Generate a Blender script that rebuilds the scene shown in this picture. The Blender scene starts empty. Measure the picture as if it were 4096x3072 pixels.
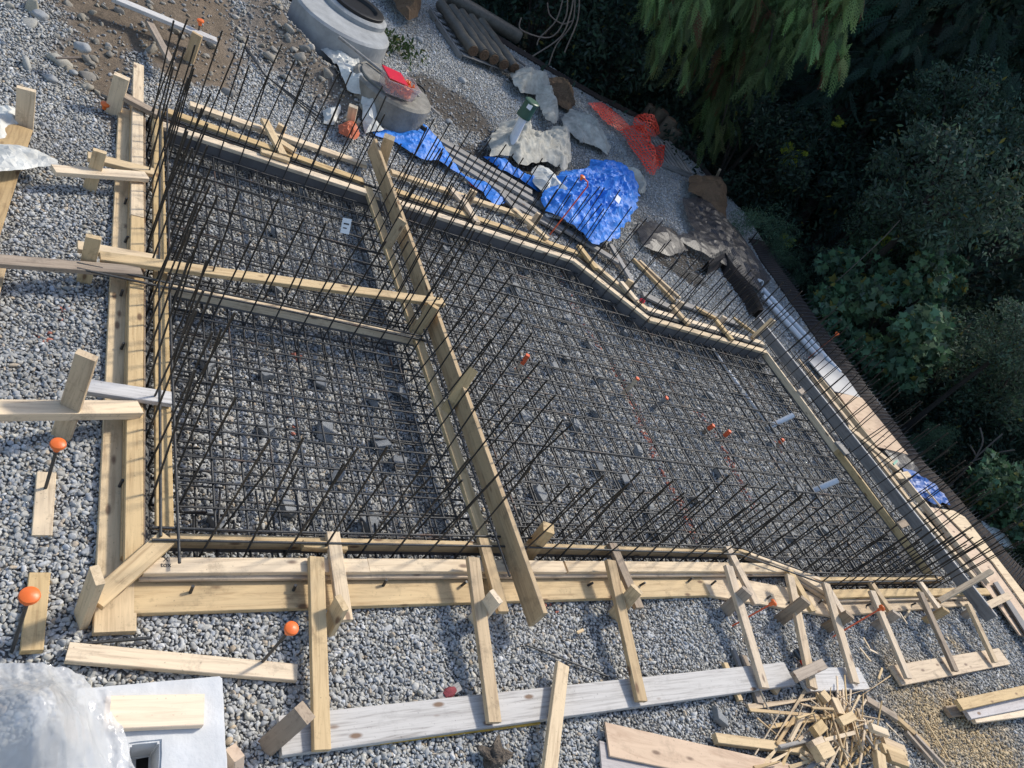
import bpy, bmesh, math, random
import numpy as np
from mathutils import Vector, Matrix, noise, geometry
R3 = math.radians
# ------------------------------------------------------------------ camera, world, sun
H = 3.72
F = 2925.92
RC = np.array([[0.7998305, -0.30214337, 0.51863335], [0.1479102, -0.7382021, -0.65816429], [0.58171621, 0.60313103, -0.54574647]])
scene = bpy.context.scene
cam_d = bpy.data.cameras.new('camera')
cam = bpy.data.objects.new('camera', cam_d)
scene.collection.objects.link(cam)
cam_d.sensor_width = 36
cam_d.lens = F / 4096 * 36
cam_d.clip_start = 0.05
cam_d.clip_end = 500
M = Matrix((( RC[0][0], -RC[1][0], -RC[2][0], 0), (RC[0][1], -RC[1][1], -RC[2][1], 0), (RC[0][2], -RC[1][2], -RC[2][2], H), (0, 0, 0, 1)))
cam.matrix_world = M
scene.camera = cam
SUN_AZ, SUN_EL = 24, 47
world = bpy.data.worlds.new('World')
scene.world = world
world.use_nodes = True
wn = world.node_tree
bg = wn.nodes['Background']
sky = wn.nodes.new('ShaderNodeTexSky')
sky.sky_type = 'NISHITA'
sky.sun_disc = False
sky.sun_elevation = R3(SUN_EL)
sky.sun_rotation = R3(90 - SUN_AZ)
sky.dust_density = 1.5
sky.ozone_density = 0.7
wn.links.new(sky.outputs[0], bg.inputs[0])
bg.inputs[1].default_value = 0.15
sd = bpy.data.lights.new('sun', 'SUN')
sd.energy = 2.7
sd.angle = R3(6)
sd.color = (1.0, 0.94, 0.84)
sun = bpy.data.objects.new('sun', sd)
scene.collection.objects.link(sun)
sv = Vector((math.cos(R3(SUN_AZ)) * math.cos(R3(SUN_EL)), math.sin(R3(SUN_AZ)) * math.cos(R3(SUN_EL)), math.sin(R3(SUN_EL))))
sun.rotation_euler = sv.to_track_quat('Z', 'Y').to_euler()
sun.location = (20, 10, 30)
scene.view_settings.view_transform = 'Standard'
scene.view_settings.look = 'None'
scene.view_settings.exposure = 0.48
scene.view_settings.gamma = 1
# ------------------------------------------------------------------ helpers
rnd = random.Random(7)
nr = np.random.default_rng(11)
CAMP = np.array([0, 0, H])

def ray(x, y):
    return RC.T @ np.array([(x - 2048) / F, (y - 1536) / F, 1.0])

def W(x, y, z=0.0):
    """the real point at height z that the survey line through (x, y) meets"""
    v = ray(x, y)
    return Vector(CAMP + v * ((z - H) / v[2]))

def D(x, y, d):
    v = ray(x, y)
    return Vector(CAMP + v / np.linalg.norm(v) * d)

def proj(P):
    c = (np.asarray(P) - CAMP) @ RC.T
    return 2048 + F * c[..., 0] / c[..., 2], 1536 + F * c[..., 1] / c[..., 2], c[..., 2]

def vtop(base, x, y, zmax=2.5):
    """height at which the line through (x, y) passes closest to the vertical over base"""
    v = ray(x, y)
    t = (base.x * v[0] + base.y * v[1]) / (v[0] ** 2 + v[1] ** 2)
    return Vector(CAMP + v * t)

def link(o):
    scene.collection.objects.link(o)
    return o

def tag(o, label=None, cat=None, group=None, kind=None):
    if label: o['label'] = label
    if cat: o['category'] = cat
    if group: o['group'] = group
    if kind: o['kind'] = kind
    return o

def mesh_obj(name, verts, faces, mat, parent=None, mw=None, smooth=False):
    me = bpy.data.meshes.new(name)
    me.from_pydata([tuple(v) for v in verts], [], faces)
    me.update()
    if smooth:
        me.polygons.foreach_set('use_smooth', [True] * len(me.polygons))
    me.materials.append(mat)
    o = link(bpy.data.objects.new(name, me))
    mw = mw or Matrix.Identity(4)
    if parent is not None:
        o.parent = parent
        o.matrix_local = Matrix.Translation(parent.location).inverted() @ mw if parent.parent is None else mw
    else:
        o.matrix_world = mw
    return o

def empty(name, loc, label, cat, group=None):
    o = link(bpy.data.objects.new(name, None))
    o.location = loc
    o.empty_display_size = 0.1
    return tag(o, label, cat, group)

def frame(a, b, up=Vector((0, 0, 1))):
    x = (b - a).normalized()
    y = up.cross(x)
    if y.length < 1e-4: y = Vector((0, 1, 0))
    y.normalize()
    z = x.cross(y)
    return Matrix(((x.x, y.x, z.x, a.x), (x.y, y.y, z.y, a.y), (x.z, y.z, z.z, a.z), (0, 0, 0, 1)))

def boxmesh(L, y0, y1, z0, z1, c=0.002, warp=0.0, seg=1, rg=None):
    """chamfered board along +X, optional slight bow"""
    rg = rg or rnd
    vs, fs = [], []
    prof = [(y0 + c, z0), (y1 - c, z0), (y1, z0 + c), (y1, z1 - c), (y1 - c, z1), (y0 + c, z1), (y0, z1 - c), (y0, z0 + c)]
    n = 8
    ph = rg.random() * 6
    for i in range(seg + 1):
        t = i / seg
        b = warp * math.sin(math.pi * t)
        b2 = warp * 0.5 * math.sin(2.3 * math.pi * t + ph) * math.sin(math.pi * t)
        for (y, z) in prof:
            vs.append((L * t, y + b, z + b2))
    for i in range(seg):
        for k in range(n):
            a = i * n + k; d = i * n + (k + 1) % n
            fs.append((a, a + n, d + n, d))
    fs.append(tuple(range(n)))
    fs.append(tuple(reversed([seg * n + k for k in range(n)])))
    fs = [tuple(reversed(f)) for f in fs]
    return vs, fs

def board(name, label, cat, a, b, w, t, mat, group=None, parent=None, side=0, up=Vector((0, 0, 1)), warp=0.0, ext=(0, 0), bot=False):
    """a, b: ends of the top-face centre line (side=0), or its left (+1) / right (-1) edge line; w wide, t thick"""
    a = Vector(a); b = Vector(b)
    d = (b - a).normalized()
    a = a - d * ext[0]; b = b + d * ext[1]
    mw = frame(a, b, up)
    L = (b - a).length
    if side == 0: y0, y1 = -w / 2, w / 2
    elif side > 0: y0, y1 = -w, 0
    else: y0, y1 = 0, w
    z0, z1 = (-t, 0) if not bot else (0, t)
    vs, fs = boxmesh(L, y0, y1, z0, z1, c=min(0.003, t * 0.2), warp=warp, seg=6 if warp else 1)
    o = mesh_obj(name, vs, fs, mat, parent, mw)
    if parent is None: tag(o, label, cat, group)
    elif label: o['label'] = label
    return o

def stake(name, label, base, top, w, t, mat, yaw=0.0, group=None, cat='stake', bury=0.12, point=False):
    """upright timber from base to top"""
    base = Vector(base); top = Vector(top)
    d = (top - base).normalized()
    a = base - d * bury
    mw = frame(a, top, Vector((math.cos(yaw), math.sin(yaw), 0)))
    vs, fs = boxmesh((top - a).length, -w / 2, w / 2, -t / 2, t / 2, c=0.003)
    o = mesh_obj(name, vs, fs, mat, None, mw)
    return tag(o, label, cat, group)

def tubemesh(pts, r, n=6, caps=True, rs=None):
    vs, fs = [], []
    pts = [Vector(p) for p in pts]
    m = len(pts)
    ref = None
    for i, p in enumerate(pts):
        d = (pts[min(i + 1, m - 1)] - pts[max(i - 1, 0)]).normalized()
        if ref is None:
            ref = Vector((0, 0, 1)) if abs(d.z) < 0.9 else Vector((1, 0, 0))
        u = d.cross(ref)
        if u.length < 1e-3: u = d.cross(Vector((0.3, 0.9, 0.1)))
        u.normalize()
        v = u.cross(d).normalized()
        ref = v.copy() if False else ref
        rr = rs[i] if rs else r
        for k in range(n):
            a = 2 * math.pi * k / n
            vs.append(p + u * (rr * math.cos(a)) + v * (rr * math.sin(a)))
    for i in range(m - 1):
        for k in range(n):
            a = i * n + k; b = i * n + (k + 1) % n
            fs.append((a, b, b + n, a + n))
    if caps:
        fs.append(tuple(range(n)))
        fs.append(tuple(reversed([(m - 1) * n + k for k in range(n)])))
    return vs, [tuple(reversed(f)) for f in fs]

def tube(name, label, cat, pts, r, mat, n=6, group=None, parent=None, smooth=True, rs=None):
    pts = [Vector(p) for p in pts]
    o0 = pts[0].copy() if parent is None else parent.location.copy()
    vs, fs = tubemesh([p - o0 for p in pts], r, n, rs=rs)
    o = mesh_obj(name, vs, fs, mat, parent, Matrix.Translation(o0), smooth)
    if smooth:
        for e_ in o.data.edges:
            i, j = e_.vertices[0] // n, e_.vertices[1] // n
            if i == j and i in (0, len(pts) - 1): e_.use_edge_sharp = True
    if parent is None: tag(o, label, cat, group)
    elif label: o['label'] = label
    return o

def lathe(name, prof, mat, mw, parent=None, n=32, smooth=True):
    """prof: list of (r, z), closed surface of revolution about local z"""
    vs, fs = [], []
    m = len(prof)
    for (r, z) in prof:
        for k in range(n):
            a = 2 * math.pi * k / n
            vs.append((r * math.cos(a), r * math.sin(a), z))
    for i in range(m - 1):
        for k in range(n):
            a = i * n + k; b = i * n + (k + 1) % n
            fs.append((a, b, b + n, a + n))
    if prof[0][0] > 1e-4: fs.append(tuple(reversed(range(n))))
    if prof[-1][0] > 1e-4: fs.append(tuple((m - 1) * n + k for k in range(n)))
    o = mesh_obj(name, vs, fs, mat, parent, mw, smooth)
    sharp = set()
    for i in range(1, m - 1):
        a = Vector((prof[i][0] - prof[i - 1][0], prof[i][1] - prof[i - 1][1])); b = Vector((prof[i + 1][0] - prof[i][0], prof[i + 1][1] - prof[i][1]))
        if a.length > 1e-6 and b.length > 1e-6 and a.angle(b) > 0.5: sharp.add(i)
    if smooth:
        for e_ in o.data.edges:
            i, j = e_.vertices[0] // n, e_.vertices[1] // n
            if i == j and (i in sharp or i in (0, m - 1)): e_.use_edge_sharp = True
    return o

# ------------------------------------------------------------------ materials
def new_mat(name):
    m = bpy.data.materials.new(name)
    m.use_nodes = True
    nt = m.node_tree
    bs = nt.nodes['Principled BSDF']
    return m, nt, bs

def N(nt, t, **kw):
    n = nt.nodes.new(t)
    for k, v in kw.items():
        if k in n.inputs: n.inputs[k].default_value = v
        else: setattr(n, k, v)
    return n

def ramp(nt, fac, stops):
    r = nt.nodes.new('ShaderNodeValToRGB')
    e = r.color_ramp.elements
    while len(e) < len(stops): e.new(0.5)
    for i, (p, c) in enumerate(stops):
        e[i].position = p
        e[i].color = (c[0], c[1], c[2], 1) if len(c) == 3 else c
    nt.links.new(fac, r.inputs[0])
    return r.outputs[0]

def mix(nt, fac, a, b, mode='MIX'):
    n = nt.nodes.new('ShaderNodeMix')
    n.data_type = 'RGBA'; n.blend_type = mode
    for s, v in ((0, fac), (6, a), (7, b)):
        if hasattr(v, 'links') or hasattr(v, 'is_output'): nt.links.new(v, n.inputs[s])
        else: n.inputs[s].default_value = v if s == 0 else (v[0], v[1], v[2], 1)
    return n.outputs[2]

def wood_mat(name, light, dark, rough=0.75, knots=True, dirt=0.25, grain=24, vary=0.16):
    m, nt, bs = new_mat(name)
    tc = N(nt, 'ShaderNodeTexCoord'); oi = N(nt, 'ShaderNodeObjectInfo')
    mul = N(nt, 'ShaderNodeVectorMath', operation='MULTIPLY_ADD')
    cmb = N(nt, 'ShaderNodeCombineXYZ')
    nt.links.new(oi.outputs['Random'], cmb.inputs[0]); nt.links.new(oi.outputs['Random'], cmb.inputs[1])
    mul.inputs[1].default_value = (37, 11, 0)
    nt.links.new(cmb.outputs[0], mul.inputs[0]); nt.links.new(tc.outputs['Object'], mul.inputs[2])
    mp = N(nt, 'ShaderNodeMapping'); mp.inputs['Scale'].default_value = (1.6, grain, grain)
    nt.links.new(mul.outputs[0], mp.inputs[0])
    n1 = N(nt, 'ShaderNodeTexNoise', Scale=1.5, Detail=7.0, Roughness=0.65, Distortion=0.8)
    nt.links.new(mp.outputs[0], n1.inputs['Vector'])
    c = ramp(nt, n1.outputs[0], [(0.28, dark), (0.5, light), (0.72, tuple(min(1, x * 1.12) for x in light))])
    # fine dark dirt specks and blotches
    n2 = N(nt, 'ShaderNodeTexNoise', Scale=6.0, Detail=8.0, Roughness=0.75)
    nt.links.new(mul.outputs[0], n2.inputs['Vector'])
    f2 = ramp(nt, n2.outputs[0], [(0.54, (0, 0, 0)), (0.72, (dirt,) * 3)])
    c = mix(nt, f2, c, tuple(x * 0.32 for x in dark))
    n3 = N(nt, 'ShaderNodeTexNoise', Scale=60.0, Detail=3.0)
    nt.links.new(mul.outputs[0], n3.inputs['Vector'])
    f3 = ramp(nt, n3.outputs[0], [(0.66, (0, 0, 0)), (0.74, (0.55,) * 3)])
    c = mix(nt, f3, c, tuple(x * 0.25 for x in dark))
    if knots:
        mk = N(nt, 'ShaderNodeMapping'); mk.inputs['Scale'].default_value = (3.6, 9, 9)
        nt.links.new(mul.outputs[0], mk.inputs[0])
        vo = N(nt, 'ShaderNodeTexVoronoi', Scale=1.0)
        nt.links.new(mk.outputs[0], vo.inputs['Vector'])
        fk = ramp(nt, vo.outputs[0], [(0.09, (0.9,) * 3), (0.17, (0.0,) * 3)])
        c = mix(nt, fk, c, (0.16, 0.085, 0.04))
    hs = N(nt, 'ShaderNodeHueSaturation')
    mr = N(nt, 'ShaderNodeMapRange'); mr.inputs[3].default_value = 1 - vary; mr.inputs[4].default_value = 1 + vary
    nt.links.new(oi.outputs['Random'], mr.inputs[0]); nt.links.new(mr.outputs[0], hs.inputs['Value'])
    ms = N(nt, 'ShaderNodeMath', operation='MULTIPLY_ADD'); ms.inputs[1].default_value = -0.4; ms.inputs[2].default_value = 1.08
    nt.links.new(oi.outputs['Random'], ms.inputs[0]); nt.links.new(ms.outputs[0], hs.inputs['Saturation'])
    nt.links.new(c, hs.inputs['Color'])
    nt.links.new(hs.outputs[0], bs.inputs['Base Color'])
    bs.inputs['Roughness'].default_value = rough
    bp = N(nt, 'ShaderNodeBump', Strength=0.35, Distance=0.004)
    nt.links.new(n1.outputs[0], bp.inputs['Height']); nt.links.new(bp.outputs[0], bs.inputs['Normal'])
    return m

def plain(name, col, rough=0.6, metal=0.0, nscale=8.0, amt=0.25, bump=0.2, spec=0.5, bdist=0.01, col2=None, trans=0.0, sheen=0):
    m, nt, bs = new_mat(name)
    tc = N(nt, 'ShaderNodeTexCoord')
    n1 = N(nt, 'ShaderNodeTexNoise', Scale=nscale, Detail=8.0, Roughness=0.65)
    nt.links.new(tc.outputs['Object'], n1.inputs['Vector'])
    lo = col2 or tuple(x * (1 - amt) for x in col)
    c = ramp(nt, n1.outputs[0], [(0.3, lo), (0.65, col)])
    nt.links.new(c, bs.inputs['Base Color'])
    bs.inputs['Roughness'].default_value = rough
    bs.inputs['Metallic'].default_value = metal
    bs.inputs['Specular IOR Level'].default_value = spec
    if trans: bs.inputs['Transmission Weight'].default_value = trans
    if bump:
        n2 = N(nt, 'ShaderNodeTexNoise', Scale=nscale * 5, Detail=6.0)
        nt.links.new(tc.outputs['Object'], n2.inputs['Vector'])
        bp = N(nt, 'ShaderNodeBump', Strength=bump, Distance=bdist)
        nt.links.new(n2.outputs[0], bp.inputs['Height']); nt.links.new(bp.outputs[0], bs.inputs['Normal'])
    return m

def attr_mat(name, rough=0.85, nscale=60, amt=0.3, trans=0.0, spec=0.3):
    m, nt, bs = new_mat(name)
    at = N(nt, 'ShaderNodeAttribute', attribute_name='Col')
    tc = N(nt, 'ShaderNodeTexCoord')
    c = at.outputs['Color']
    if amt:
        n1 = N(nt, 'ShaderNodeTexNoise', Scale=nscale, Detail=4.0, Roughness=0.7)
        nt.links.new(tc.outputs['Object'], n1.inputs['Vector'])
        f = ramp(nt, n1.outputs[0], [(0.3, (1 - amt,) * 3), (0.65, (1.0,) * 3)])
        c = mix(nt, 1.0, c, f, 'MULTIPLY')
    nt.links.new(c, bs.inputs['Base Color'])
    bs.inputs['Roughness'].default_value = rough
    bs.inputs['Specular IOR Level'].default_value = spec
    if trans:
        tr = N(nt, 'ShaderNodeBsdfTranslucent')
        nt.links.new(c, tr.inputs[0])
        mx = N(nt, 'ShaderNodeMixShader'); mx.inputs[0].default_value = trans
        nt.links.new(bs.outputs[0], mx.inputs[1]); nt.links.new(tr.outputs[0], mx.inputs[2])
        nt.links.new(mx.outputs[0], nt.nodes['Material Output'].inputs[0])
    return m

fresh = wood_mat('fresh_lumber', (0.62, 0.45, 0.235), (0.40, 0.26, 0.12), dirt=0.6)
tan = wood_mat('used_lumber', (0.53, 0.38, 0.205), (0.31, 0.20, 0.10), dirt=0.7)
brown = wood_mat('dirty_lumber', (0.33, 0.25, 0.17), (0.17, 0.12, 0.08), dirt=0.6)
grey_w = wood_mat('weathered_lumber', (0.50, 0.48, 0.45), (0.27, 0.25, 0.23), grain=40, dirt=0.35, vary=0.08)
old_w = wood_mat('old_grey_lumber', (0.27, 0.255, 0.235), (0.13, 0.12, 0.11), grain=30, dirt=0.5)
film = plain('film_faced_panel', (0.15, 0.145, 0.145), 0.45, nscale=3, amt=0.4, bump=0.1)
plank_dark = wood_mat('grey_form_plank', (0.19, 0.185, 0.18), (0.11, 0.105, 0.10), grain=20, knots=False, dirt=0.5)
ply = wood_mat('plywood_sheet', (0.54, 0.36, 0.205), (0.38, 0.22, 0.11), grain=9, dirt=0.35)
ply_grey = wood_mat('plywood_face_pale', (0.48, 0.44, 0.42), (0.33, 0.29, 0.28), grain=12, dirt=0.3)
white_board = plain('white_panel', (0.42, 0.42, 0.42), 0.5, nscale=3, amt=0.12)
conc = plain('concrete', (0.36, 0.37, 0.37), 0.85, nscale=4, amt=0.35, bump=0.5, bdist=0.01)
conc_white = plain('pale_concrete', (0.60, 0.61, 0.61), 0.8, nscale=7, amt=0.16, bump=0.5, bdist=0.006)
conc_dirty = plain('dirty_concrete', (0.27, 0.255, 0.22), 0.9, nscale=5, amt=0.5, bump=0.6, bdist=0.012)
black_iron = plain('black_iron', (0.015, 0.015, 0.016), 0.45, 0.3, nscale=20, amt=0.3)
dark_hole = plain('dark_void', (0.006, 0.006, 0.006), 1.0, bump=0)
paver = plain('paver_concrete', (0.29, 0.30, 0.30), 0.9, nscale=12, amt=0.35, bump=0.6, bdist=0.004)
orange = plain('orange_plastic', (0.85, 0.17, 0.03), 0.4, nscale=15, amt=0.12, bump=0.05)
orange_paint = plain('orange_paint', (0.80, 0.13, 0.04), 0.6, nscale=18, amt=0.3, bump=0.1)
red_p = plain('red_plastic', (0.62, 0.02, 0.05), 0.35, nscale=10, amt=0.1, bump=0.05)
white_pvc = plain('white_pvc', (0.70, 0.72, 0.74), 0.3, nscale=6, amt=0.15, bump=0.03)
green_cap = plain('green_plastic', (0.035, 0.10, 0.06), 0.45, nscale=10, amt=0.3, bump=0.1)
paper = plain('white_tag', (0.8, 0.8, 0.8), 0.7, nscale=20, amt=0.05, bump=0)
ink = plain('black_print', (0.03, 0.03, 0.03), 0.8, bump=0)
tarp = plain('blue_tarp', (0.02, 0.21, 0.72), 0.55, nscale=9, amt=0.35, bump=0.35, bdist=0.008)
tarp2 = plain('blue_tarp_dull', (0.02, 0.12, 0.42), 0.5, nscale=9, amt=0.4, bump=0.3, bdist=0.008)
geotex = plain('grey_geotextile', (0.50, 0.48, 0.41), 0.9, nscale=7, amt=0.5, bump=0.5, bdist=0.006)
poly_white = plain('polythene', (0.66, 0.66, 0.61), 0.5, nscale=5, amt=0.45, bump=0.15, bdist=0.006)
orange_cloth = plain('orange_bag', (0.55, 0.13, 0.05), 0.6, nscale=8, amt=0.35, bump=0.3)
brown_tex = plain('brown_coir_mat', (0.16, 0.10, 0.055), 0.95, nscale=30, amt=0.5, bump=0.9, bdist=0.01)
yellow_foam = plain('yellow_edge', (0.55, 0.35, 0.06), 0.8, nscale=20, amt=0.4)
coir_end = plain('coir_roll_end', (0.20, 0.12, 0.07), 1.0, nscale=60, amt=0.7, bump=1.0, bdist=0.01)
roll_wrap = plain('net_wrapped_roll', (0.13, 0.115, 0.09), 0.45, nscale=14, amt=0.5, bump=0.5, bdist=0.008)
bark = plain('dark_bark', (0.035, 0.028, 0.022), 0.95, nscale=10, amt=0.6, bump=1.0, bdist=0.03)
twig_m = plain('pale_twig', (0.16, 0.13, 0.11), 0.8, nscale=10, amt=0.3)
drift = plain('rotten_wood', (0.16, 0.13, 0.10), 0.95, nscale=9, amt=0.75, bump=1.0, bdist=0.03)
can_grey = plain('grey_can', (0.10, 0.12, 0.14), 0.3, 0.4, nscale=10, amt=0.2, bump=0)
cord_m = plain('red_cord', (0.30, 0.06, 0.07), 0.9, nscale=60, amt=0.4, bump=0.6)
stone_m = attr_mat('gravel_stone', 0.9, 90, 0.35)
leaf_m = attr_mat('leaf', 0.8, 5, 0.25, trans=0.25, spec=0.15)
cedar_m = attr_mat('cedar_frond', 0.8, 5, 0.2, trans=0.3, spec=0.15)
string_y = plain('yellow_string', (0.5, 0.45, 0.1), 0.8, bump=0)

# polythene that lets some light through
m, nt, bs = new_mat('clear_polythene')
bs.inputs['Base Color'].default_value = (0.70, 0.71, 0.71, 1)
bs.inputs['Roughness'].default_value = 0.16
bs.inputs['Specular IOR Level'].default_value = 0.7
tr = N(nt, 'ShaderNodeBsdfTransparent'); tl = N(nt, 'ShaderNodeBsdfTranslucent')
tl.inputs[0].default_value = (0.8, 0.8, 0.8, 1)
m1 = N(nt, 'ShaderNodeMixShader'); m1.inputs[0].default_value = 0.35
m2 = N(nt, 'ShaderNodeMixShader'); m2.inputs[0].default_value = 0.22
nt.links.new(bs.outputs[0], m1.inputs[1]); nt.links.new(tl.outputs[0], m1.inputs[2])
nt.links.new(m1.outputs[0], m2.inputs[1]); nt.links.new(tr.outputs[0], m2.inputs[2])
nt.links.new(m2.outputs[0], nt.nodes['Material Output'].inputs[0])
tc = N(nt, 'ShaderNodeTexCoord'); nz = N(nt, 'ShaderNodeTexNoise', Scale=7.0, Detail=5.0, Distortion=1.5)
nt.links.new(tc.outputs['Object'], nz.inputs['Vector'])
bp = N(nt, 'ShaderNodeBump', Strength=0.25, Distance=0.02)
nt.links.new(nz.outputs[0], bp.inputs['Height']); nt.links.new(bp.outputs[0], bs.inputs['Normal'])
clear_poly = m

# rebar: dark mill scale with rust
m, nt, bs = new_mat('rebar_steel')
tc = N(nt, 'ShaderNodeTexCoord'); oi = N(nt, 'ShaderNodeObjectInfo')
ad = N(nt, 'ShaderNodeVectorMath', operation='ADD')
cb = N(nt, 'ShaderNodeCombineXYZ'); mm = N(nt, 'ShaderNodeMath', operation='MULTIPLY'); mm.inputs[1].default_value = 31
nt.links.new(oi.outputs['Random'], mm.inputs[0]); nt.links.new(mm.outputs[0], cb.inputs[2])
nt.links.new(tc.outputs['Object'], ad.inputs[0]); nt.links.new(cb.outputs[0], ad.inputs[1])
nz = N(nt, 'ShaderNodeTexNoise', Scale=2.2, Detail=8.0, Roughness=0.7)
nt.links.new(ad.outputs[0], nz.inputs['Vector'])
dp = N(nt, 'ShaderNodeVectorMath', operation='DOT_PRODUCT'); dp.inputs[1].default_value = (560, 560, 560)
nt.links.new(tc.outputs['Object'], dp.inputs[0])
sn = N(nt, 'ShaderNodeMath', operation='SINE'); nt.links.new(dp.outputs['Value'], sn.inputs[0])
rb = ramp(nt, sn.outputs[0], [(0.3, (1.0,) * 3), (0.8, (1.35,) * 3)])
c = ramp(nt, nz.outputs[0], [(0.36, (0.035, 0.038, 0.04)), (0.58, (0.055, 0.054, 0.052)), (0.72, (0.12, 0.065, 0.04))])
c = mix(nt, 1.0, c, rb, 'MULTIPLY')
nt.links.new(c, bs.inputs['Base Color'])
bs.inputs['Metallic'].default_value = 0.35
bs.inputs['Roughness'].default_value = 0.5
wv = N(nt, 'ShaderNodeTexNoise', Scale=90.0, Detail=2.0)
nt.links.new(ad.outputs[0], wv.inputs['Vector'])
bp = N(nt, 'ShaderNodeBump', Strength=0.6, Distance=0.003)
nt.links.new(wv.outputs[0], bp.inputs['Height']); nt.links.new(bp.outputs[0], bs.inputs['Normal'])
rebar_m = m

# ground sheet: gravel bed, soil where the Col attribute says so
m, nt, bs = new_mat('ground_soil_and_gravel')
at = N(nt, 'ShaderNodeAttribute', attribute_name='Col')
tc = N(nt, 'ShaderNodeTexCoord')
n1 = N(nt, 'ShaderNodeTexNoise', Scale=3.0, Detail=10.0, Roughness=0.7)
n2 = N(nt, 'ShaderNodeTexNoise', Scale=28.0, Detail=8.0, Roughness=0.75)
vo = N(nt, 'ShaderNodeTexVoronoi', Scale=34.0)
for n in (n1, n2, vo): nt.links.new(tc.outputs['Object'], n.inputs['Vector'])
f = ramp(nt, n1.outputs[0], [(0.3, (0.62,) * 3), (0.68, (1.15,) * 3)])
f2 = ramp(nt, n2.outputs[0], [(0.3, (0.6,) * 3), (0.7, (1.25,) * 3)])
c = mix(nt, 1.0, at.outputs['Color'], f, 'MULTIPLY')
c = mix(nt, 1.0, c, f2, 'MULTIPLY')
nt.links.new(c, bs.inputs['Base Color'])
bs.inputs['Roughness'].default_value = 0.95
bs.inputs['Specular IOR Level'].default_value = 0.2
bp = N(nt, 'ShaderNodeBump', Strength=0.9, Distance=0.03)
nt.links.new(n2.outputs[0], bp.inputs['Height'])
nt.links.new(bp.outputs[0], bs.inputs['Normal'])
ground_m = m

def net_mat(name, col, scale, hole, rough=0.5, axis_scale=(1, 1, 1)):
    """open plastic netting: real holes cut by a small lattice in the sheet's own UVs"""
    m, nt, bs = new_mat(name)
    bs.inputs['Base Color'].default_value = (*col, 1)
    bs.inputs['Roughness'].default_value = rough
    uv = N(nt, 'ShaderNodeUVMap')
    sep = N(nt, 'ShaderNodeSeparateXYZ')
    nt.links.new(uv.outputs[0], sep.inputs[0])
    fs = []
    for k, s in ((0, scale * axis_scale[0]), (1, scale * axis_scale[1])):
        a = N(nt, 'ShaderNodeMath', operation='MULTIPLY'); a.inputs[1].default_value = s
        nt.links.new(sep.outputs[k], a.inputs[0])
        b = N(nt, 'ShaderNodeMath', operation='FRACT'); nt.links.new(a.outputs[0], b.inputs[0])
        c = N(nt, 'ShaderNodeMath', operation='LESS_THAN'); c.inputs[1].default_value = hole
        nt.links.new(b.outputs[0], c.inputs[0])
        fs.append(c)
    ml = N(nt, 'ShaderNodeMath', operation='MULTIPLY')
    nt.links.new(fs[0].outputs[0], ml.inputs[0]); nt.links.new(fs[1].outputs[0], ml.inputs[1])
    tr = N(nt, 'ShaderNodeBsdfTransparent')
    mx = N(nt, 'ShaderNodeMixShader')
    nt.links.new(ml.outputs[0], mx.inputs[0]); nt.links.new(bs.outputs[0], mx.inputs[1]); nt.links.new(tr.outputs[0], mx.inputs[2])
    nt.links.new(mx.outputs[0], nt.nodes['Material Output'].inputs[0])
    return m
red_net = net_mat('red_safety_net', (0.85, 0.07, 0.035), 13, 0.66)
black_grid = net_mat('black_geogrid', (0.022, 0.022, 0.028), 26, 0.42, axis_scale=(1, 1.6, 1))

# ------------------------------------------------------------------ ground
FOOT = [(0.84, 2.17), (6.43, 2.17), (6.91, 1.86), (9.7, 1.86), (9.7, 5.82), (6.70, 5.82), (5.84, 6.62), (0.84, 6.66)]
EDGE = [(4.9, 17.0), (5.9, 15.2), (7.65, 14.75), (10.27, 14.3), (11.75, 14.2), (12.4, 13.5), (12.9, 12.3), (13.2, 11.1), (12.6, 9.1), (12.2, 6.0), (12.05, 4.0), (12.4, 2.1), (12.6, -6)]

def inside(poly, X, Y):
    c = np.zeros(X.shape, bool)
    n = len(poly)
    for i in range(n):
        x0, y0 = poly[i]; x1, y1 = poly[(i + 1) % n]
        t = ((y0 > Y) != (y1 > Y)) & (X < (x1 - x0) * (Y - y0) / (y1 - y0 + 1e-12) + x0)
        c ^= t
    return c

SITE = EDGE + [(-14, -6), (-14, 17.0)]

def seg_dist(X, Y, a, b):
    ax, ay = a; bx, by = b
    dx, dy = bx - ax, by - ay
    t = np.clip(((X - ax) * dx + (Y - ay) * dy) / (dx * dx + dy * dy), 0, 1)
    return np.hypot(X - ax - t * dx, Y - ay - t * dy)

def poly_dist(X, Y, pts):
    d = np.full(X.shape, 1e9)
    for i in range(len(pts) - 1): d = np.minimum(d, seg_dist(X, Y, pts[i], pts[i + 1]))
    return d

def vnoise(X, Y, s, seed=0):
    """cheap value noise on numpy arrays"""
    x = X / s + seed * 13.7; y = Y / s + seed * 7.3
    xi = np.floor(x).astype(int); yi = np.floor(y).astype(int)
    fx = x - xi; fy = y - yi
    fx = fx * fx * (3 - 2 * fx); fy = fy * fy * (3 - 2 * fy)
    def h(a, b):
        v = np.sin(a * 127.1 + b * 311.7 + seed * 74.7) * 43758.5453
        return v - np.floor(v)
    return (h(xi, yi) * (1 - fx) + h(xi + 1, yi) * fx) * (1 - fy) + (h(xi, yi + 1) * (1 - fx) + h(xi + 1, yi + 1) * fx) * fy

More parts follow.
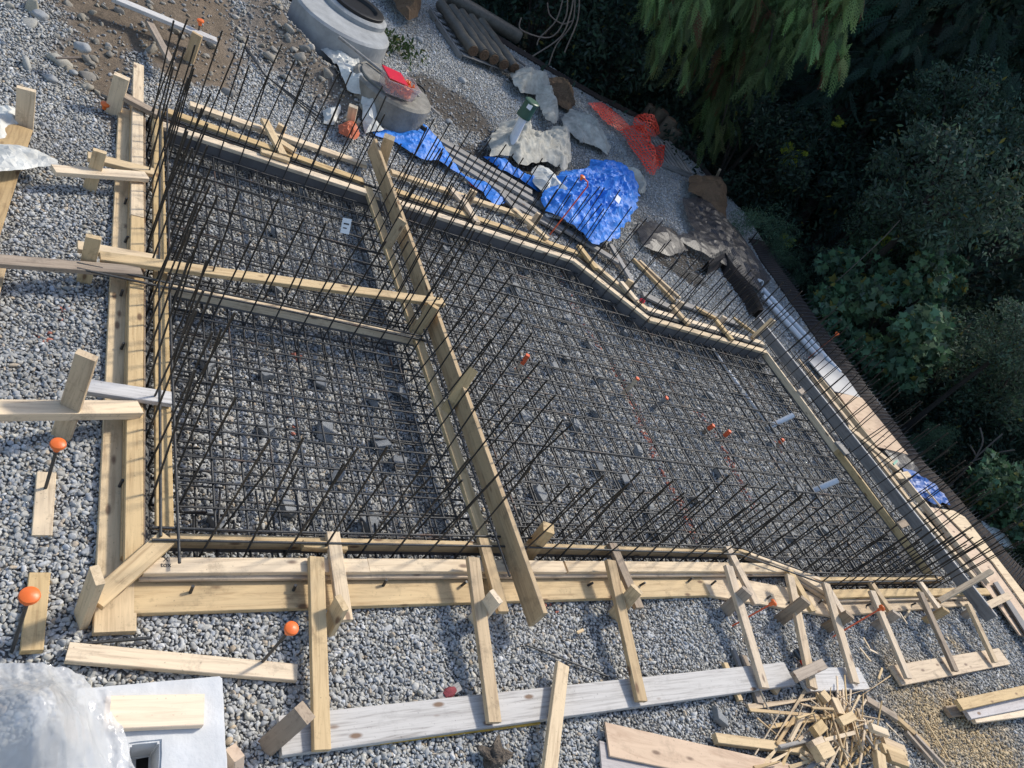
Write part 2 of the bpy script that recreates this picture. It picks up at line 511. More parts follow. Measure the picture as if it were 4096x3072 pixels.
def gh(X, Y):
    X = np.asarray(X, float); Y = np.asarray(Y, float)
    ins = inside(FOOT, X, Y)
    h = np.where(ins, -0.14, 0.0)
    h = h + (vnoise(X, Y, 0.8, 1) - 0.5) * 0.025
    h = np.where(ins, h, h + 0.0)
    # earth bank on the far left and the stony ridge beside it
    bank = np.clip((Y - 7.4) / 2.2, 0, 1) * np.clip((2.6 - X) / 1.6, 0, 1)
    h = h + np.where(ins, 0, bank * (0.22 + 0.22 * vnoise(X, Y, 0.7, 3)))
    rd = poly_dist(X, Y, [(1.6, 11.5), (2.3, 9.7), (3.2, 8.5)])
    h = h + np.where(ins, 0, np.clip(1 - rd / 0.75, 0, 1) ** 1.3 * (0.2 + 0.12 * vnoise(X, Y, 0.3, 5)))
    site = inside(SITE, X, Y)
    de = poly_dist(X, Y, EDGE)
    drop = np.where(site, 0, -np.clip(de / 0.3, 0, 1) * 2.0 - np.clip(de - 0.3, 0, 12) * 0.12)
    return h + drop

BANK = [tuple(W(*p, 0.2)[:2]) for p in [(190, -40), (640, -40), (660, 200), (640, 400), (470, 420), (340, 300), (250, 160)]]
DARK = ((5.1, 10.0, 0.85), (6.1, 9.0, 0.5), (8.6, 7.9, 0.8), (9.1, 8.2, 0.6), (7.0, 7.1, 0.4), (5.2, 8.7, 0.4))
def darksoil(X, Y):
    b = np.zeros(X.shape)
    for (px, py, r) in DARK: b = np.maximum(b, np.clip((r + 0.4 - np.hypot(X - px, Y - py)) / 0.3, 0, 1))
    return b
def soil(X, Y):
    """0 gravel .. 1 bare soil"""
    X = np.asarray(X, float); Y = np.asarray(Y, float)
    n = vnoise(X, Y, 0.5, 8) * 0.9 + vnoise(X, Y, 0.17, 9) * 0.5 - 0.7
    b = np.clip((Y - 7.35 + n * 0.8) / 0.25, 0, 1) * np.clip((1.95 + n * 0.5 - X) / 0.25, 0, 1)
    b *= np.clip((Y - 6.9 - (0.75 - X) * 1.3 + n) / 0.4, 0, 1)
    bd = poly_dist(X, Y, BANK + [BANK[0]]); bd = np.where(inside(BANK, X, Y), bd, -bd)
    b = np.maximum(b, np.clip((bd + n * 0.35) / 0.2, 0, 1))
    rd = poly_dist(X, Y, [(1.6, 12), (2.3, 9.9), (3.1, 8.6)])
    b = np.maximum(b, np.clip((0.75 + n * 0.4 - rd) / 0.25, 0, 1) * 0.8)
    for (px, py, r) in ((5.1, 10.0, 0.85), (6.1, 9.0, 0.5), (8.6, 7.9, 0.8), (9.1, 8.2, 0.6), (7.0, 7.1, 0.4), (5.2, 8.7, 0.4)):
        b = np.maximum(b, np.clip((r + n * 0.5 - np.hypot(X - px, Y - py)) / 0.2, 0, 1) * 0.85)
    return b

# ground sheet
xs = np.concatenate([np.linspace(-60, -2, 20), np.arange(-1.9, 14.01, 0.1), np.linspace(14.4, 90, 44)])
ys = np.concatenate([np.linspace(-40, -2, 14), np.arange(-1.9, 18.01, 0.1), np.linspace(18.5, 110, 50)])
GX, GY = np.meshgrid(xs, ys)
GZ = gh(GX, GY) - 0.022
far_r = np.hypot(GX - 6, GY - 6)
outs = ~inside(SITE, GX, GY)
rise = np.clip((far_r - 26) / 40, 0, 1)
GZ = np.where(outs & (GX + GY > 12), GZ + rise * 17, GZ)
nv = GX.size
ny, nx = GX.shape
idx = np.arange(nv).reshape(ny, nx)
faces = np.stack([idx[:-1, :-1], idx[:-1, 1:], idx[1:, 1:], idx[1:, :-1]], -1).reshape(-1, 4)

def np_mesh(name, V, Fc, k, mat, col=None, smooth=False, percorner=False):
    me = bpy.data.meshes.new(name)
    V = np.ascontiguousarray(V, np.float32)
    Fc = np.ascontiguousarray(Fc, np.int32)
    me.vertices.add(len(V)); me.vertices.foreach_set('co', V.ravel())
    me.loops.add(Fc.size); me.loops.foreach_set('vertex_index', Fc.ravel())
    nf = Fc.size // k
    me.polygons.add(nf)
    me.polygons.foreach_set('loop_start', np.arange(nf, dtype=np.int32) * k)
    me.polygons.foreach_set('loop_total', np.full(nf, k, np.int32))
    if smooth: me.polygons.foreach_set('use_smooth', np.ones(nf, bool))
    me.update(calc_edges=True)
    if col is not None:
        a = me.attributes.new('Col', 'FLOAT_COLOR', 'POINT')
        c4 = np.ones((len(V), 4), np.float32); c4[:, :3] = col
        a.data.foreach_set('color', c4.ravel())
    me.materials.append(mat)
    return me

so = soil(GX, GY)
near_site = ~outs
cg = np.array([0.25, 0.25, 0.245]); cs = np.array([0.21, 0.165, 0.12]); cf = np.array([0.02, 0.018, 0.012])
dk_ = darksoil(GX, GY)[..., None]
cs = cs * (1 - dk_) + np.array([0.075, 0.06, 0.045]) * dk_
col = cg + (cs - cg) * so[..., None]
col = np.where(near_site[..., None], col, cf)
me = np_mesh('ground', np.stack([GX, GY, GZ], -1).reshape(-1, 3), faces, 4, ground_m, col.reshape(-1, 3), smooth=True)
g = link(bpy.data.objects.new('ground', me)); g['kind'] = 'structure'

# ------------------------------------------------------------------ gravel stones (uncountable)
def ico(sub):
    bm = bmesh.new(); bmesh.ops.create_icosphere(bm, subdivisions=sub, radius=1.0)
    V = np.array([v.co[:] for v in bm.verts]); Fc = np.array([[v.index for v in f.verts] for f in bm.faces])
    bm.free(); return V, Fc

def rand_rot(n):
    q = nr.normal(size=(n, 4)); q /= np.linalg.norm(q, axis=1)[:, None]
    w, x, y, z = q.T
    return np.stack([np.stack([1 - 2 * (y * y + z * z), 2 * (x * y - z * w), 2 * (x * z + y * w)], -1),
                     np.stack([2 * (x * y + z * w), 1 - 2 * (x * x + z * z), 2 * (y * z - x * w)], -1),
                     np.stack([2 * (x * z - y * w), 2 * (y * z + x * w), 1 - 2 * (x * x + y * y)], -1)], 1)

def stones(name, P, S, C, sub, jit=0.22, flat=(1.0, 0.78, 0.6), smooth=False):
    V, Fc = ico(sub)
    nvar = 24
    var = []
    for i in range(nvar):
        # slice a sphere by random planes: angular, worn pieces
        U = V.copy()
        for k in range(8):
            d = nr.normal(size=3); d /= np.linalg.norm(d)
            lim = nr.uniform(0.42, 0.8)
            s = U @ d
            U = U - np.clip(s - lim, 0, None)[:, None] * d
        U *= 1 + nr.uniform(-jit, jit, (len(U), 1)) * 0.35
        U *= np.array(flat) * nr.uniform(0.85, 1.15, 3)
        var.append(U)
    var = np.array(var)
    n = len(P)
    U = var[nr.integers(0, nvar, n)]
    Rm = rand_rot(n)
    # lie flatter: shrink z after rotation a bit
    X = np.einsum('nij,nvj->nvi', Rm, U) * S[:, None, None]
    X[..., 2] *= 0.8
    X += P[:, None, :]
    k = len(V)
    F2 = (Fc[None] + (np.arange(n) * k)[:, None, None]).reshape(-1, 3)
    return X.reshape(-1, 3), F2, np.repeat(C, k, 0)

def stone_obj(name, packs):
    off = 0; FF_ = []
    for v, f, c in packs:
        FF_.append(f + off); off += len(v)
    me = np_mesh(name, np.concatenate([p[0] for p in packs]), np.concatenate(FF_), 3, stone_m, np.concatenate([p[2] for p in packs]))
    return link(bpy.data.objects.new(name, me))

def hexpts(x0, x1, y0, y1, s):
    a = np.arange(x0, x1, s); b = np.arange(y0, y1, s * 0.866)
    X, Y = np.meshgrid(a, b)
    X = X + (np.arange(len(b)) % 2)[:, None] * s * 0.5
    X = X + nr.uniform(-0.4, 0.4, X.shape) * s; Y = Y + nr.uniform(-0.4, 0.4, X.shape) * s
    return X.ravel(), Y.ravel()

def in_view(X, Y, Z, m=350):
    px, py, dz = proj(np.stack([X, Y, Z], -1))
    return (dz > 0.3) & (px > -m) & (px < 4096 + m) & (py > -m) & (py < 3072 + m)

PINK = [[(2210, 2425), (2240, 2400)], [(180, 1335), (160, 1345)], [(245, 1260), (260, 1225)], [(1215, 1375), (1190, 1360)], [(1185, 1640), (1190, 1665)]]
STREAK = [[(2240, 1110), (2330, 1290), (2450, 1450), (2520, 1570), (2590, 1750), (2690, 1950), (2720, 2000), (2790, 2150)],
          [(2800, 1655), (2870, 1740), (2940, 1880), (2965, 1930), (3010, 2010)], [(3110, 1780), (3125, 1800)], [(2085, 1490), (2100, 1500)]]
def paintprob(X, Y):
    p = np.zeros(X.shape)
    for s in PINK:
        w = [W(a, b, -0.0)[:2] for a, b in s]
        p = np.maximum(p, np.clip(1 - poly_dist(X, Y, w) / 0.07, 0, 1) * 0.5)
    for s in STREAK:
        w = [W(a, b, -0.13)[:2] for a, b in s]
        d = poly_dist(X, Y, w)
        p = np.maximum(p, np.clip(1 - d / 0.09, 0, 1) * (0.25 + 0.75 * (vnoise(X, Y, 0.3, 21) > 0.45)))
    return p
SAW = [W(3750, 2900)[:2], W(3900, 2950)[:2], W(4000, 3050)[:2]]
SAW2 = [W(3815, 2570)[:2], W(3850, 2600)[:2]]
def sawprob(X, Y):
    a = np.clip(1.15 - poly_dist(X, Y, [tuple(v) for v in SAW]) / 0.75, 0, 1)
    b = np.clip(1.0 - poly_dist(X, Y, [tuple(v) for v in SAW2]) / 0.14, 0, 1) * 0.8
    return np.maximum(a, b) * (0.6 + 0.9 * vnoise(X, Y, 0.12, 31))

def stone_cols(n, X, Y):
    base = nr.uniform(0, 1, n)
    L = (0.32 + 0.26 * nr.beta(1.8, 2.2, n)) * (0.86 + 0.28 * vnoise(X, Y, 0.6, 41))  # random stone tone; the broad noise paints in soft dappled shade
    warm = nr.normal(0, 0.035, n)
    C = np.stack([L * (1.0 + warm), L * (1.0 + warm * 0.3), L * (0.955 - warm)], -1)
    C[base < 0.04] *= np.array([1.1, 0.93, 0.75])
    C[base > 0.965] = np.array([0.68, 0.68, 0.67])
    pp = paintprob(X, Y)
    k = nr.uniform(0, 1, n) < pp * 0.55
    C[k] = np.array([0.62, 0.24, 0.17]) * nr.uniform(0.7, 1.1, (k.sum(), 1))
    sp = sawprob(X, Y)
    k = np.clip(sp * nr.uniform(0.6, 1.3, n), 0, 0.9)[:, None]
    C = C * (1 - k) + np.array([0.66, 0.50, 0.28]) * k
    s = soil(X, Y)[:, None]
    C = C * (1 - 0.4 * s) + np.array([0.20, 0.16, 0.12]) * 0.4 * s
    return C

def gravel(name, s, rng, size, sub, smooth, lo, hi):
    X, Y = hexpts(-2.2, 14, -1.6, 18.5, s)
    r = np.sqrt(X ** 2 + Y ** 2 + H * H)
    k = (r >= lo) & (r < hi) & inside(SITE, X, Y)
    X, Y = X[k], Y[k]
    Z = gh(X, Y)
    k = in_view(X, Y, Z)
    k &= nr.uniform(0, 1, len(X)) > soil(X, Y) * 0.93
    X, Y, Z = X[k], Y[k], Z[k]
    n = len(X)
    S = size * np.clip(nr.lognormal(0, 0.33, n), 0.5, 2.1)
    S *= np.where(inside(FOOT, X, Y), 1.0, 1.0)
    Z = Z - 0.012 + nr.uniform(-0.008, 0.006, n)
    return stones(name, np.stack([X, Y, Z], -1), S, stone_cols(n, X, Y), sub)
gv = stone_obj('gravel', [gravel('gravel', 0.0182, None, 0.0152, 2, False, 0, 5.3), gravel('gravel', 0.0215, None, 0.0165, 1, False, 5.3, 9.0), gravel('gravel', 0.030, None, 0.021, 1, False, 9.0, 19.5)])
gv['kind'] = 'stuff'; gv['label'] = 'loose grey crushed gravel covering the ground of the site'

# coarse rubble on the soil
n = 2600
X = nr.uniform(-1.0, 3.6, n); Y = nr.uniform(6.8, 12.8, n)
k = (soil(X, Y) > 0.15) | ((X < 0.6) & (Y > 6.6) & (nr.uniform(0, 1, n) < 0.3))
ridge = poly_dist(X, Y, [(1.6, 12), (2.3, 9.9), (3.1, 8.6)]) < 0.9
k &= (nr.uniform(0, 1, n) < 0.25) | ridge | (X < 0.45)
X, Y = X[k], Y[k]
S = np.clip(nr.lognormal(math.log(0.032), 0.55, len(X)), 0.015, 0.13)
o = stone_obj('rubble', [stones('rubble', np.stack([X, Y, gh(X, Y) + S * 0.1 - 0.02], -1), S, stone_cols(len(X), X, Y) * np.array([0.9, 0.86, 0.78]), 2)])
o['kind'] = 'stuff'; o['label'] = 'loose broken rock and rubble on the brown earth bank'

def Z0(p, dz=0.0):
    return Vector((p[0], p[1], float(gh(np.array([p[0]]), np.array([p[1]]))[0]) + dz))
T = 0.12
#PART2
# ------------------------------------------------------------------ formwork
def rail_line(px, z): return [W(a, b, z) for a, b in px]

def form(name, label, loc):
    return empty(name, loc, label, 'formwork')

def ptz(x, y, z=T): return Vector((x, y, z))

# front outer form
fr = form('outer_form', 'long front outer form of fresh double timbers on edge of the gravel, nearest the camera', (0.78, 2.13, 0))
yA = 2.175
segs = [((0.80, 2.17), (2.05, 2.175)), ((2.053, 2.178), (3.62, 2.172)), ((3.64, 2.175), (6.47, 2.168))]
for i, (a, b) in enumerate(segs):
    board('top_plate', None, None, ptz(*a), ptz(*b), 0.092, 0.038, fresh, parent=fr, side=1, warp=0.004)
board('waler', None, None, ptz(0.79, 2.158, T - 0.0385), ptz(6.45, 2.158, T - 0.0385), 0.092, 0.026, tan, parent=fr, side=1)
board('form_panel', None, None, ptz(0.84, 2.172, T - 0.066), ptz(6.42, 2.172, T - 0.066), 0.018, 0.20, film, parent=fr, side=1)
c0 = Vector((6.46, 2.14, T)); c1 = Vector((6.93, 1.84, T)); c2 = Vector((10.45, 1.80, T))
f2 = form('outer_form', 'short angled outer form joining the two straight front forms at their corner', (6.46, 2.14, 0))
board('top_plate', None, None, c0 + Vector((0, 0.0, -0.002)), c1 + Vector((0, 0, -0.002)), 0.09, 0.038, fresh, parent=f2)
board('waler', None, None, c0 + Vector((0, -0.02, -0.041)), c1 + Vector((0, -0.02, -0.041)), 0.11, 0.036, tan, parent=f2)
board('form_panel', None, None, c0 + Vector((0.02, 0.03, -0.08)), c1 + Vector((0.02, 0.03, -0.08)), 0.018, 0.18, film, parent=f2)
f3 = form('outer_form', 'farther straight front outer form running to the right-hand corner', (6.93, 1.84, 0))
board('top_plate', None, None, c1, c2, 0.09, 0.038, fresh, parent=f3, warp=0.004)
board('waler', None, None, c1 + Vector((0.02, -0.02, -0.039)), c2 + Vector((-0.3, -0.02, -0.039)), 0.09, 0.03, tan, parent=f3)
board('form_panel', None, None, c1 + Vector((0, 0.03, -0.07)), c2 + Vector((-0.6, 0.03, -0.07)), 0.018, 0.19, film, parent=f3)

tx = bpy.data.curves.new('pencil_mark', 'FONT'); tx.body = 'X\ntox'; tx.size = 0.038; tx.extrude = 0.0004; tx.space_line = 0.85; tx.align_x = 'CENTER'; tx.materials.append(ink)
tmp_o = bpy.data.objects.new('tmp_text', tx); link(tmp_o); bpy.context.view_layer.update()
tm = bpy.data.meshes.new_from_object(tmp_o.evaluated_get(bpy.context.evaluated_depsgraph_get())); bpy.data.objects.remove(tmp_o)
to = link(bpy.data.objects.new('pencil_mark', tm)); to.parent = fr; to.location = Vector((0.905, 2.147, T + 0.0015)) - fr.location; to.rotation_euler = (0, 0, 0.0)
# front inner suspended forms
def inner(label, pts, wd=0.038, dp=0.089, flat=False, panel=True, mat=None, pz=0.09, z=T):
    mat = mat or fresh
    e = empty('inner_form', Vector((pts[0][0], pts[0][1], 0.0)), label, 'formwork')
    for i in range(len(pts) - 1):
        a = Vector((*pts[i], z - 0.001 * i)); b = Vector((*pts[i + 1], z - 0.001 * i))
        d = (b - a).normalized()
        if flat: board('rail', None, None, a, b, 0.089, 0.038, mat, parent=e, warp=0.003)
        else: board('rail', None, None, a, b, wd, dp, mat, parent=e, warp=0.003)
        if panel:
            h = 0.038 if flat else dp
            nrm = Vector((-d.y, d.x, 0))
            board('form_panel', None, None, a + Vector((0, 0, -h - 0.001)), b + Vector((0, 0, -h - 0.001)), 0.018, pz, film, parent=e)
    return e
inner('front suspended inner form on edge, left of the angled corner, behind the front form', [(0.93, 2.30), (5.95, 2.295)], pz=0.05)
inner('angled and far part of the front suspended inner form, near the right corner', [(5.97, 2.27), (6.87, 2.0), (9.52, 1.99)], pz=0.05)
inner('left suspended inner form lying flat beside the tall rebar on the left', [(0.905, 6.72), (0.905, 2.36)], flat=True, pz=0.08)
inner('suspended divider rail crossing the left cell at its middle', [(0.93, 4.36), (3.0, 4.36)], pz=0.03)
inner('suspended inner rail beside the big divider plank, along its left side', [(2.945, 6.60), (2.985, 2.32)], flat=True, pz=0.04)
inner('far suspended inner form with dark face, in three straight lengths', [(0.95, 6.50), (5.76, 6.50), (6.64, 5.67), (9.13, 5.70)], flat=True, panel=False)
ip = empty('inner_form', Vector((0.95, 6.5, 0)), 'dark film-faced panel hung under the far inner rail', 'formwork')
for a, b in (((0.95, 6.475), (5.75, 6.475)), ((5.75, 6.47), (6.63, 5.65)), ((6.63, 5.65), (9.1, 5.67))):
    board('form_panel', None, None, Vector((*a, T - 0.039)), Vector((*b, T - 0.039)), 0.018, 0.13, film, parent=ip)
inner('right suspended inner rail, a long pale timber beside the dark plank', [(9.15, 5.72), (9.22, 3.9), (9.32, 2.02)], pz=0.02)

# left outer form
lf = form('outer_form', 'left outer form of fresh timber running away along the left side of the slab', (0.77, 2.2, 0))
board('top_plate', None, None, ptz(0.80, 2.10), ptz(0.80, 5.05), 0.089, 0.038, fresh, parent=lf, side=-1, warp=0.003)
board('top_plate', None, None, ptz(0.797, 5.06), ptz(0.795, 7.45, T + 0.0), 0.089, 0.038, fresh, parent=lf, side=-1, warp=0.003)
board('waler', None, None, ptz(0.79, 2.20, T - 0.0385), ptz(0.785, 6.8, T - 0.0385), 0.085, 0.04, tan, parent=lf, side=-1)
board('form_panel', None, None, ptz(0.812, 2.2, T - 0.012), ptz(0.812, 6.7, T - 0.012), 0.012, 0.24, brown, parent=lf, side=-1)
# far outer form
ff = form('outer_form', 'far outer form of fresh timber from the left corner to the big divider plank', (0.95, 6.7, 0))
board('top_plate', None, None, W(661, 438, T), W(1457, 722, T), 0.089, 0.038, fresh, parent=ff, warp=0.004)
board('form_panel', None, None, W(661, 438, T) + Vector((0, -0.02, -0.04)), W(1457, 722, T) + Vector((0, -0.02, -0.04)), 0.02, 0.2, brown, parent=ff)
ff = form('outer_form', 'far outer form of fresh timber beyond the divider plank, with its two bends', (3.1, 6.75, 0))
pl_ = [W(1560, 752, T), W(2338, 1018, T), W(2587, 1232, T), W(3059, 1372, T)]
for i in range(3):
    board('top_plate', None, None, pl_[i] - Vector((0, 0, .001 * i)), pl_[i + 1] - Vector((0, 0, .001 * i)), 0.089, 0.038, fresh, parent=ff, warp=0.003)
    board('form_panel', None, None, pl_[i] + Vector((0, -0.02, -0.042)), pl_[i + 1] + Vector((0, -0.02, -0.042)), 0.02, 0.2, brown, parent=ff)

# dark plank and big divider plank, both on edge
e = empty('form_plank', Vector((9.62, 6.35, 0.1)), 'dark film-faced plank standing on edge along the right side form', 'plank')
board('face_board', None, None, (9.35, 6.34, 0.255), (9.76, 1.42, 0.255), 0.038, 0.14, plank_dark, parent=e)
board('painted_lit_edge', None, None, (9.356, 6.34, 0.263), (9.766, 1.42, 0.263), 0.034, 0.008, grey_w, parent=e)  # added pale strip that paints the sunlit top edge of the plank
a_, b_ = Vector((3.10, 7.34, 0.305)), Vector((3.12, 1.68, 0.305))
board('form_plank', 'long tall brown plank standing on edge across the whole slab, dividing left cell from right', 'plank', a_, b_, 0.040, 0.183, wood_mat('divider_plank', (0.55, 0.41, 0.25), (0.34, 0.235, 0.135), dirt=0.6), warp=0.0)
# flat base boards pinned to the gravel
board('base_board', 'wide flat board on the gravel outside the left form, pinned with rebar', 'board', W(475, 425, 0.038), W(373, 2530, 0.038), 0.186, 0.038, fresh, side=-1)
board('base_board', 'wide flat board on the gravel along the front form, longest of three', 'board', Vector((0.775, 1.905, 0.038)), Vector((5.21, 1.905, 0.038)), 0.235, 0.038, fresh, side=-1, warp=0.004)
board('base_board', 'wide flat board under the angled front corner', 'board', W(2830, 2380, 0.034), W(3330, 2464, 0.034), 0.235, 0.034, fresh, side=-1)
board('base_board', 'wide flat board along the far part of the front form, right of the angled corner', 'board', W(3325, 2464, 0.038), W(3885, 2420, 0.038), 0.235, 0.038, tan, side=-1)

# right side outer timbers
def simple(name, label, cat, p, q, z1, z2, w, t, mat, **k):
    return board(name, label, cat, W(*p, z1), W(*q, z2), w, t, mat, **k)
simple('timber', 'fresh two by four outside the dark plank, upper length by the pale panel', 'timber', (3198, 1436), (3422, 1715), T, T, 0.089, 0.038, tan)
simple('timber', 'fresh two by four outside the dark plank, middle length beside the plywood', 'timber', (3430, 1727), (3640, 2000), T, T, 0.089, 0.038, tan)
simple('timber', 'fresh two by four outside the dark plank, nearest length by the front corner', 'timber', (3645, 2008), (3905, 2310), T, T, 0.089, 0.038, tan)
simple('timber', 'thin pale strip standing outside the right form beside the plywood', 'timber', (3285, 1510), (3504, 1777), T, T, 0.03, 0.09, fresh)
simple('timber', 'long pale timber nearest the blue tarp on the right side', 'timber', (3560, 1830), (3960, 2330), T, T, 0.04, 0.09, fresh)
simple('timber', 'grey brown timber tilted across the right side between plywood and form', 'timber', (3395, 1705), (3600, 1880), 0.18, 0.12, 0.12, 0.038, tan)
simple('timber', 'short plank lying over the right inner rail at its middle', 'timber', (3350, 1765), (3392, 1815), 0.16, 0.16, 0.14, 0.03, old_w)
simple('timber', 'small dark block bridging the right inner rail and dark plank, near end', 'timber', (3598, 2100), (3630, 2088), 0.15, 0.15, 0.09, 0.038, brown)
simple('timber', 'small brown block bridging the right inner rail and dark plank, upper end', 'timber', (3200, 1570), (3222, 1558), 0.15, 0.15, 0.09, 0.038, brown)

# braces over the left side
simple('brace', 'long fresh two by four spanning the two-part cell up onto the divider plank', 'brace', (402, 1020), (1776, 1205), 0.20, 0.345, 0.089, 0.038, fresh)
simple('brace', 'stub of fresh two by four under the long spanning brace at the left form', 'brace', (312, 978), (640, 1035), 0.16, 0.16, 0.089, 0.038, fresh)
simple('brace', 'long brown timber running out over the gravel from under the spanning brace', 'brace', (-60, 1030), (565, 1080), 0.22, 0.19, 0.089, 0.038, brown)
stake('stake', 'fresh square-cut stake beside the long spanning brace, left of the left form', W(337, 1120), vtop(W(337, 1120), 375, 947), 0.089, 0.038, fresh, yaw=1.57)
simple('brace', 'fresh brace whose outer end is wrapped in torn plastic sheet', 'brace', (215, 672), (588, 700), 0.2, 0.18, 0.089, 0.038, fresh)
simple('brace', 'short fresh timber crossing the left form just above the plastic-wrapped brace', 'brace', (352, 618), (617, 685), 0.165, 0.165, 0.089, 0.038, fresh)
stake('stake', 'fresh stake standing between the two crossing braces near the plastic sheet', W(358, 755), vtop(W(358, 755), 400, 604), 0.089, 0.038, fresh, yaw=1.57)
stake('stake', 'tallest tan stake on the gravel left of the left form', W(246, 1745), vtop(W(246, 1745), 348, 1420), 0.1, 0.042, tan, yaw=1.2)
simple('brace', 'pale whitish brace lying over the left forms beside the tallest stake', 'brace', (352, 1540), (688, 1590), 0.19, 0.165, 0.1, 0.038, grey_w)
simple('brace', 'thick tan timber laid onto the form beside the tallest stake', 'brace', (-60, 1626), (562, 1626), 0.36, 0.165, 0.1, 0.06, fresh)
stake('stake', 'fresh stake near the earth bank at the far end of the left board', W(450, 448), vtop(W(450, 448), 488, 305), 0.12, 0.06, fresh, yaw=1.4)
simple('brace', 'grey brown brace nailed across the far end of the left form', 'brace', (500, 380), (640, 455), 0.20, 0.16, 0.089, 0.038, brown)
stake('stake', 'stubby stake at the left edge standing against the wide flat plank', W(96, 515), vtop(W(96, 515), 106, 355), 0.12, 0.04, fresh, yaw=1.57)
board('ground_plank', 'wide old plank lying on the gravel between plastic sheet and long brown timber', 'plank', W(131, 520, 0.05), W(-20, 1000, 0.05), 0.24, 0.038, tan, side=1)
board('ground_plank', 'wide old plank lying on the gravel just below the long brown timber', 'plank', W(28, 1060, 0.045), W(-40, 1330, 0.045), 0.24, 0.038, tan, side=1)
simple('corner_brace', 'short diagonal fresh brace across the near left corner of the forms', 'brace', (672, 2145), (380, 2402), 0.16, 0.16, 0.1, 0.038, fresh)
stake('stake', 'split leaning stake under the diagonal corner brace', W(325, 2475), vtop(W(325, 2475), 390, 2300), 0.1, 0.04, fresh, yaw=0.3)
simple('ground_board', 'narrow board half covered by gravel, pierced by a capped rebar pin at the left', 'board', (187, 1888), (168, 2140), 0.03, 0.012, 0.089, 0.038, fresh)
simple('ground_board', 'narrow board beside the plastic sheet at lower left with pebbles on it', 'board', (160, 2290), (128, 2600), 0.02, 0.035, 0.089, 0.038, fresh)
simple('ground_board', 'fresh two by four flat on the gravel between big plastic sheet and capped pin', 'board', (270, 2604), (1190, 2688), 0.042, 0.042, 0.089, 0.038, fresh)
tube('loose_rebar', 'short rusty rebar lying on the gravel behind the near left board', 'rebar', [W(295, 2578, 0.02), W(607, 2551, 0.03)], 0.009, rebar_m)
tube('loose_rebar', 'thin rebar lying on the gravel behind the grey plank, by the leaning timber', 'rebar', [W(2104, 2580, 0.02), W(2433, 2706, 0.02)], 0.007, rebar_m)

# ------------------------------------------------------------------ front kicker braces
ordn = ['first', 'second', 'third', 'fourth', 'fifth', 'sixth', 'seventh', 'eighth', 'ninth']
K = [((1268, 2226), (1291, 2998)), ((1896, 2228), (1982, 2888)), ((2446, 2240), (2572, 2803)), ((2918, 2262), (3064, 2750)), ((3163, 2300), (3257, 2750)),
     ((3308, 2332), (3427, 2730)), ((3492, 2362), (3640, 2712)), ((3685, 2367), (3828, 2683)), ((3878, 2415), (3987, 2648))]
U = [((1333, 2126), (1385, 2478)), ((1935, 2152), (2016, 2445)), ((2452, 2172), (2562, 2430)), ((2914, 2185), (3032, 2415)), ((3160, 2278), (3257, 2443)),
     ((3315, 2350), (3398, 2486)), ((3482, 2320), (3587, 2473)), ((3678, 2318), (3775, 2452))]
ST = [((1312, 2515), (1368, 2410)), ((1888, 2500), (1985, 2385)), ((2450, 2470), (2548, 2355)), ((2893, 2450), (2990, 2363)), ((3106, 2490), (3224, 2400)),
      ((3296, 2518), (3400, 2458)), ((3494, 2512), (3587, 2453)), ((3693, 2490), (3785, 2438)), ((3845, 2475), (3890, 2440))]
kmats = [fresh, tan, tan, tan, tan, tan, tan, brown, tan]
notes = ['fresh and broad', 'knotty and weathered', 'orange-stained', 'tan', 'tan, by the spray can', 'ending on the pale short plank', 'tan, on the beige board end', 'greyish', 'short tan, next to the dark plank end']
for i, (p, q) in enumerate(K):
    simple('kicker_brace', f'{ordn[i]} kicker brace from the concrete block side, {notes[i]}', 'brace', p, q, 0.235 if i else 0.17, 0.115 if i else 0.10, 0.089, 0.038, kmats[i], group='kicker braces in front of the front form')
for i, (p, q) in enumerate(U):
    simple('spacer_brace', f'{ordn[i]} short spacer from the concrete block side across the front forms', 'brace', p, q, 0.16, 0.15, 0.085, 0.036, [fresh, tan, brown, tan, fresh, tan, tan, fresh][i], group='spacers over the front forms')
for i, (p, q) in enumerate(ST):
    b = W(*p, -0.03 if i else 0)
    stake('kicker_stake', f'{ordn[i]} stake from the concrete block side among the kicker braces', b, vtop(b, *q), 0.10, 0.038, [fresh, fresh, fresh, brown, brown, brown, brown, tan, brown][i], yaw=0.3 + 0.1 * i, group='stakes beside the kicker braces')
stake('leaning_timber', 'timber leaning up over the end of the dark plank at the right front corner', W(3755, 2405, 0.1), W(3966, 2285, 0.55), 0.06, 0.04, tan, cat='timber', bury=0)
simple('block', 'short timber block past the end of the dark plank, on the right gravel', 'timber', (3945, 2425), (4040, 2380), 0.16, 0.2, 0.089, 0.038, tan)
simple('block', 'short timber offcut nailed inside the front inner form between first and second spacers', 'timber', (1215, 2172), (1390, 2184), T + .03, T + .03, 0.05, 0.05, fresh)
stake('stake', 'fresh square stake leaning against the divider plank near its camera end', Vector((3.42, 2.3, 0.0)), vtop(Vector((3.42, 2.3, 0)), 2195, 2110), 0.089, 0.089, fresh, yaw=1.2)
stake('stake', 'fresh stake leaning across the divider plank at the middle of the slab', W(1780, 1650, 0.1), W(1893, 1475, 0.42), 0.089, 0.045, fresh, yaw=1.0, bury=0)
stake('stake', 'brown stake under the far end of the long spanning brace', W(1665, 1330, 0.1), W(1735, 1222, 0.38), 0.10, 0.09, tan, yaw=1.0, bury=0.08)
stake('stake', 'tan stake against the divider plank near its far third', W(1545, 990, 0.1), W(1612, 880, 0.42), 0.089, 0.045, tan, yaw=1.0, bury=0)
stake('stake', 'fresh stake against the far end of the divider plank, by the blue tarp', W(1528, 650), W(1558, 548, 0.45), 0.12, 0.06, fresh, yaw=1.2)
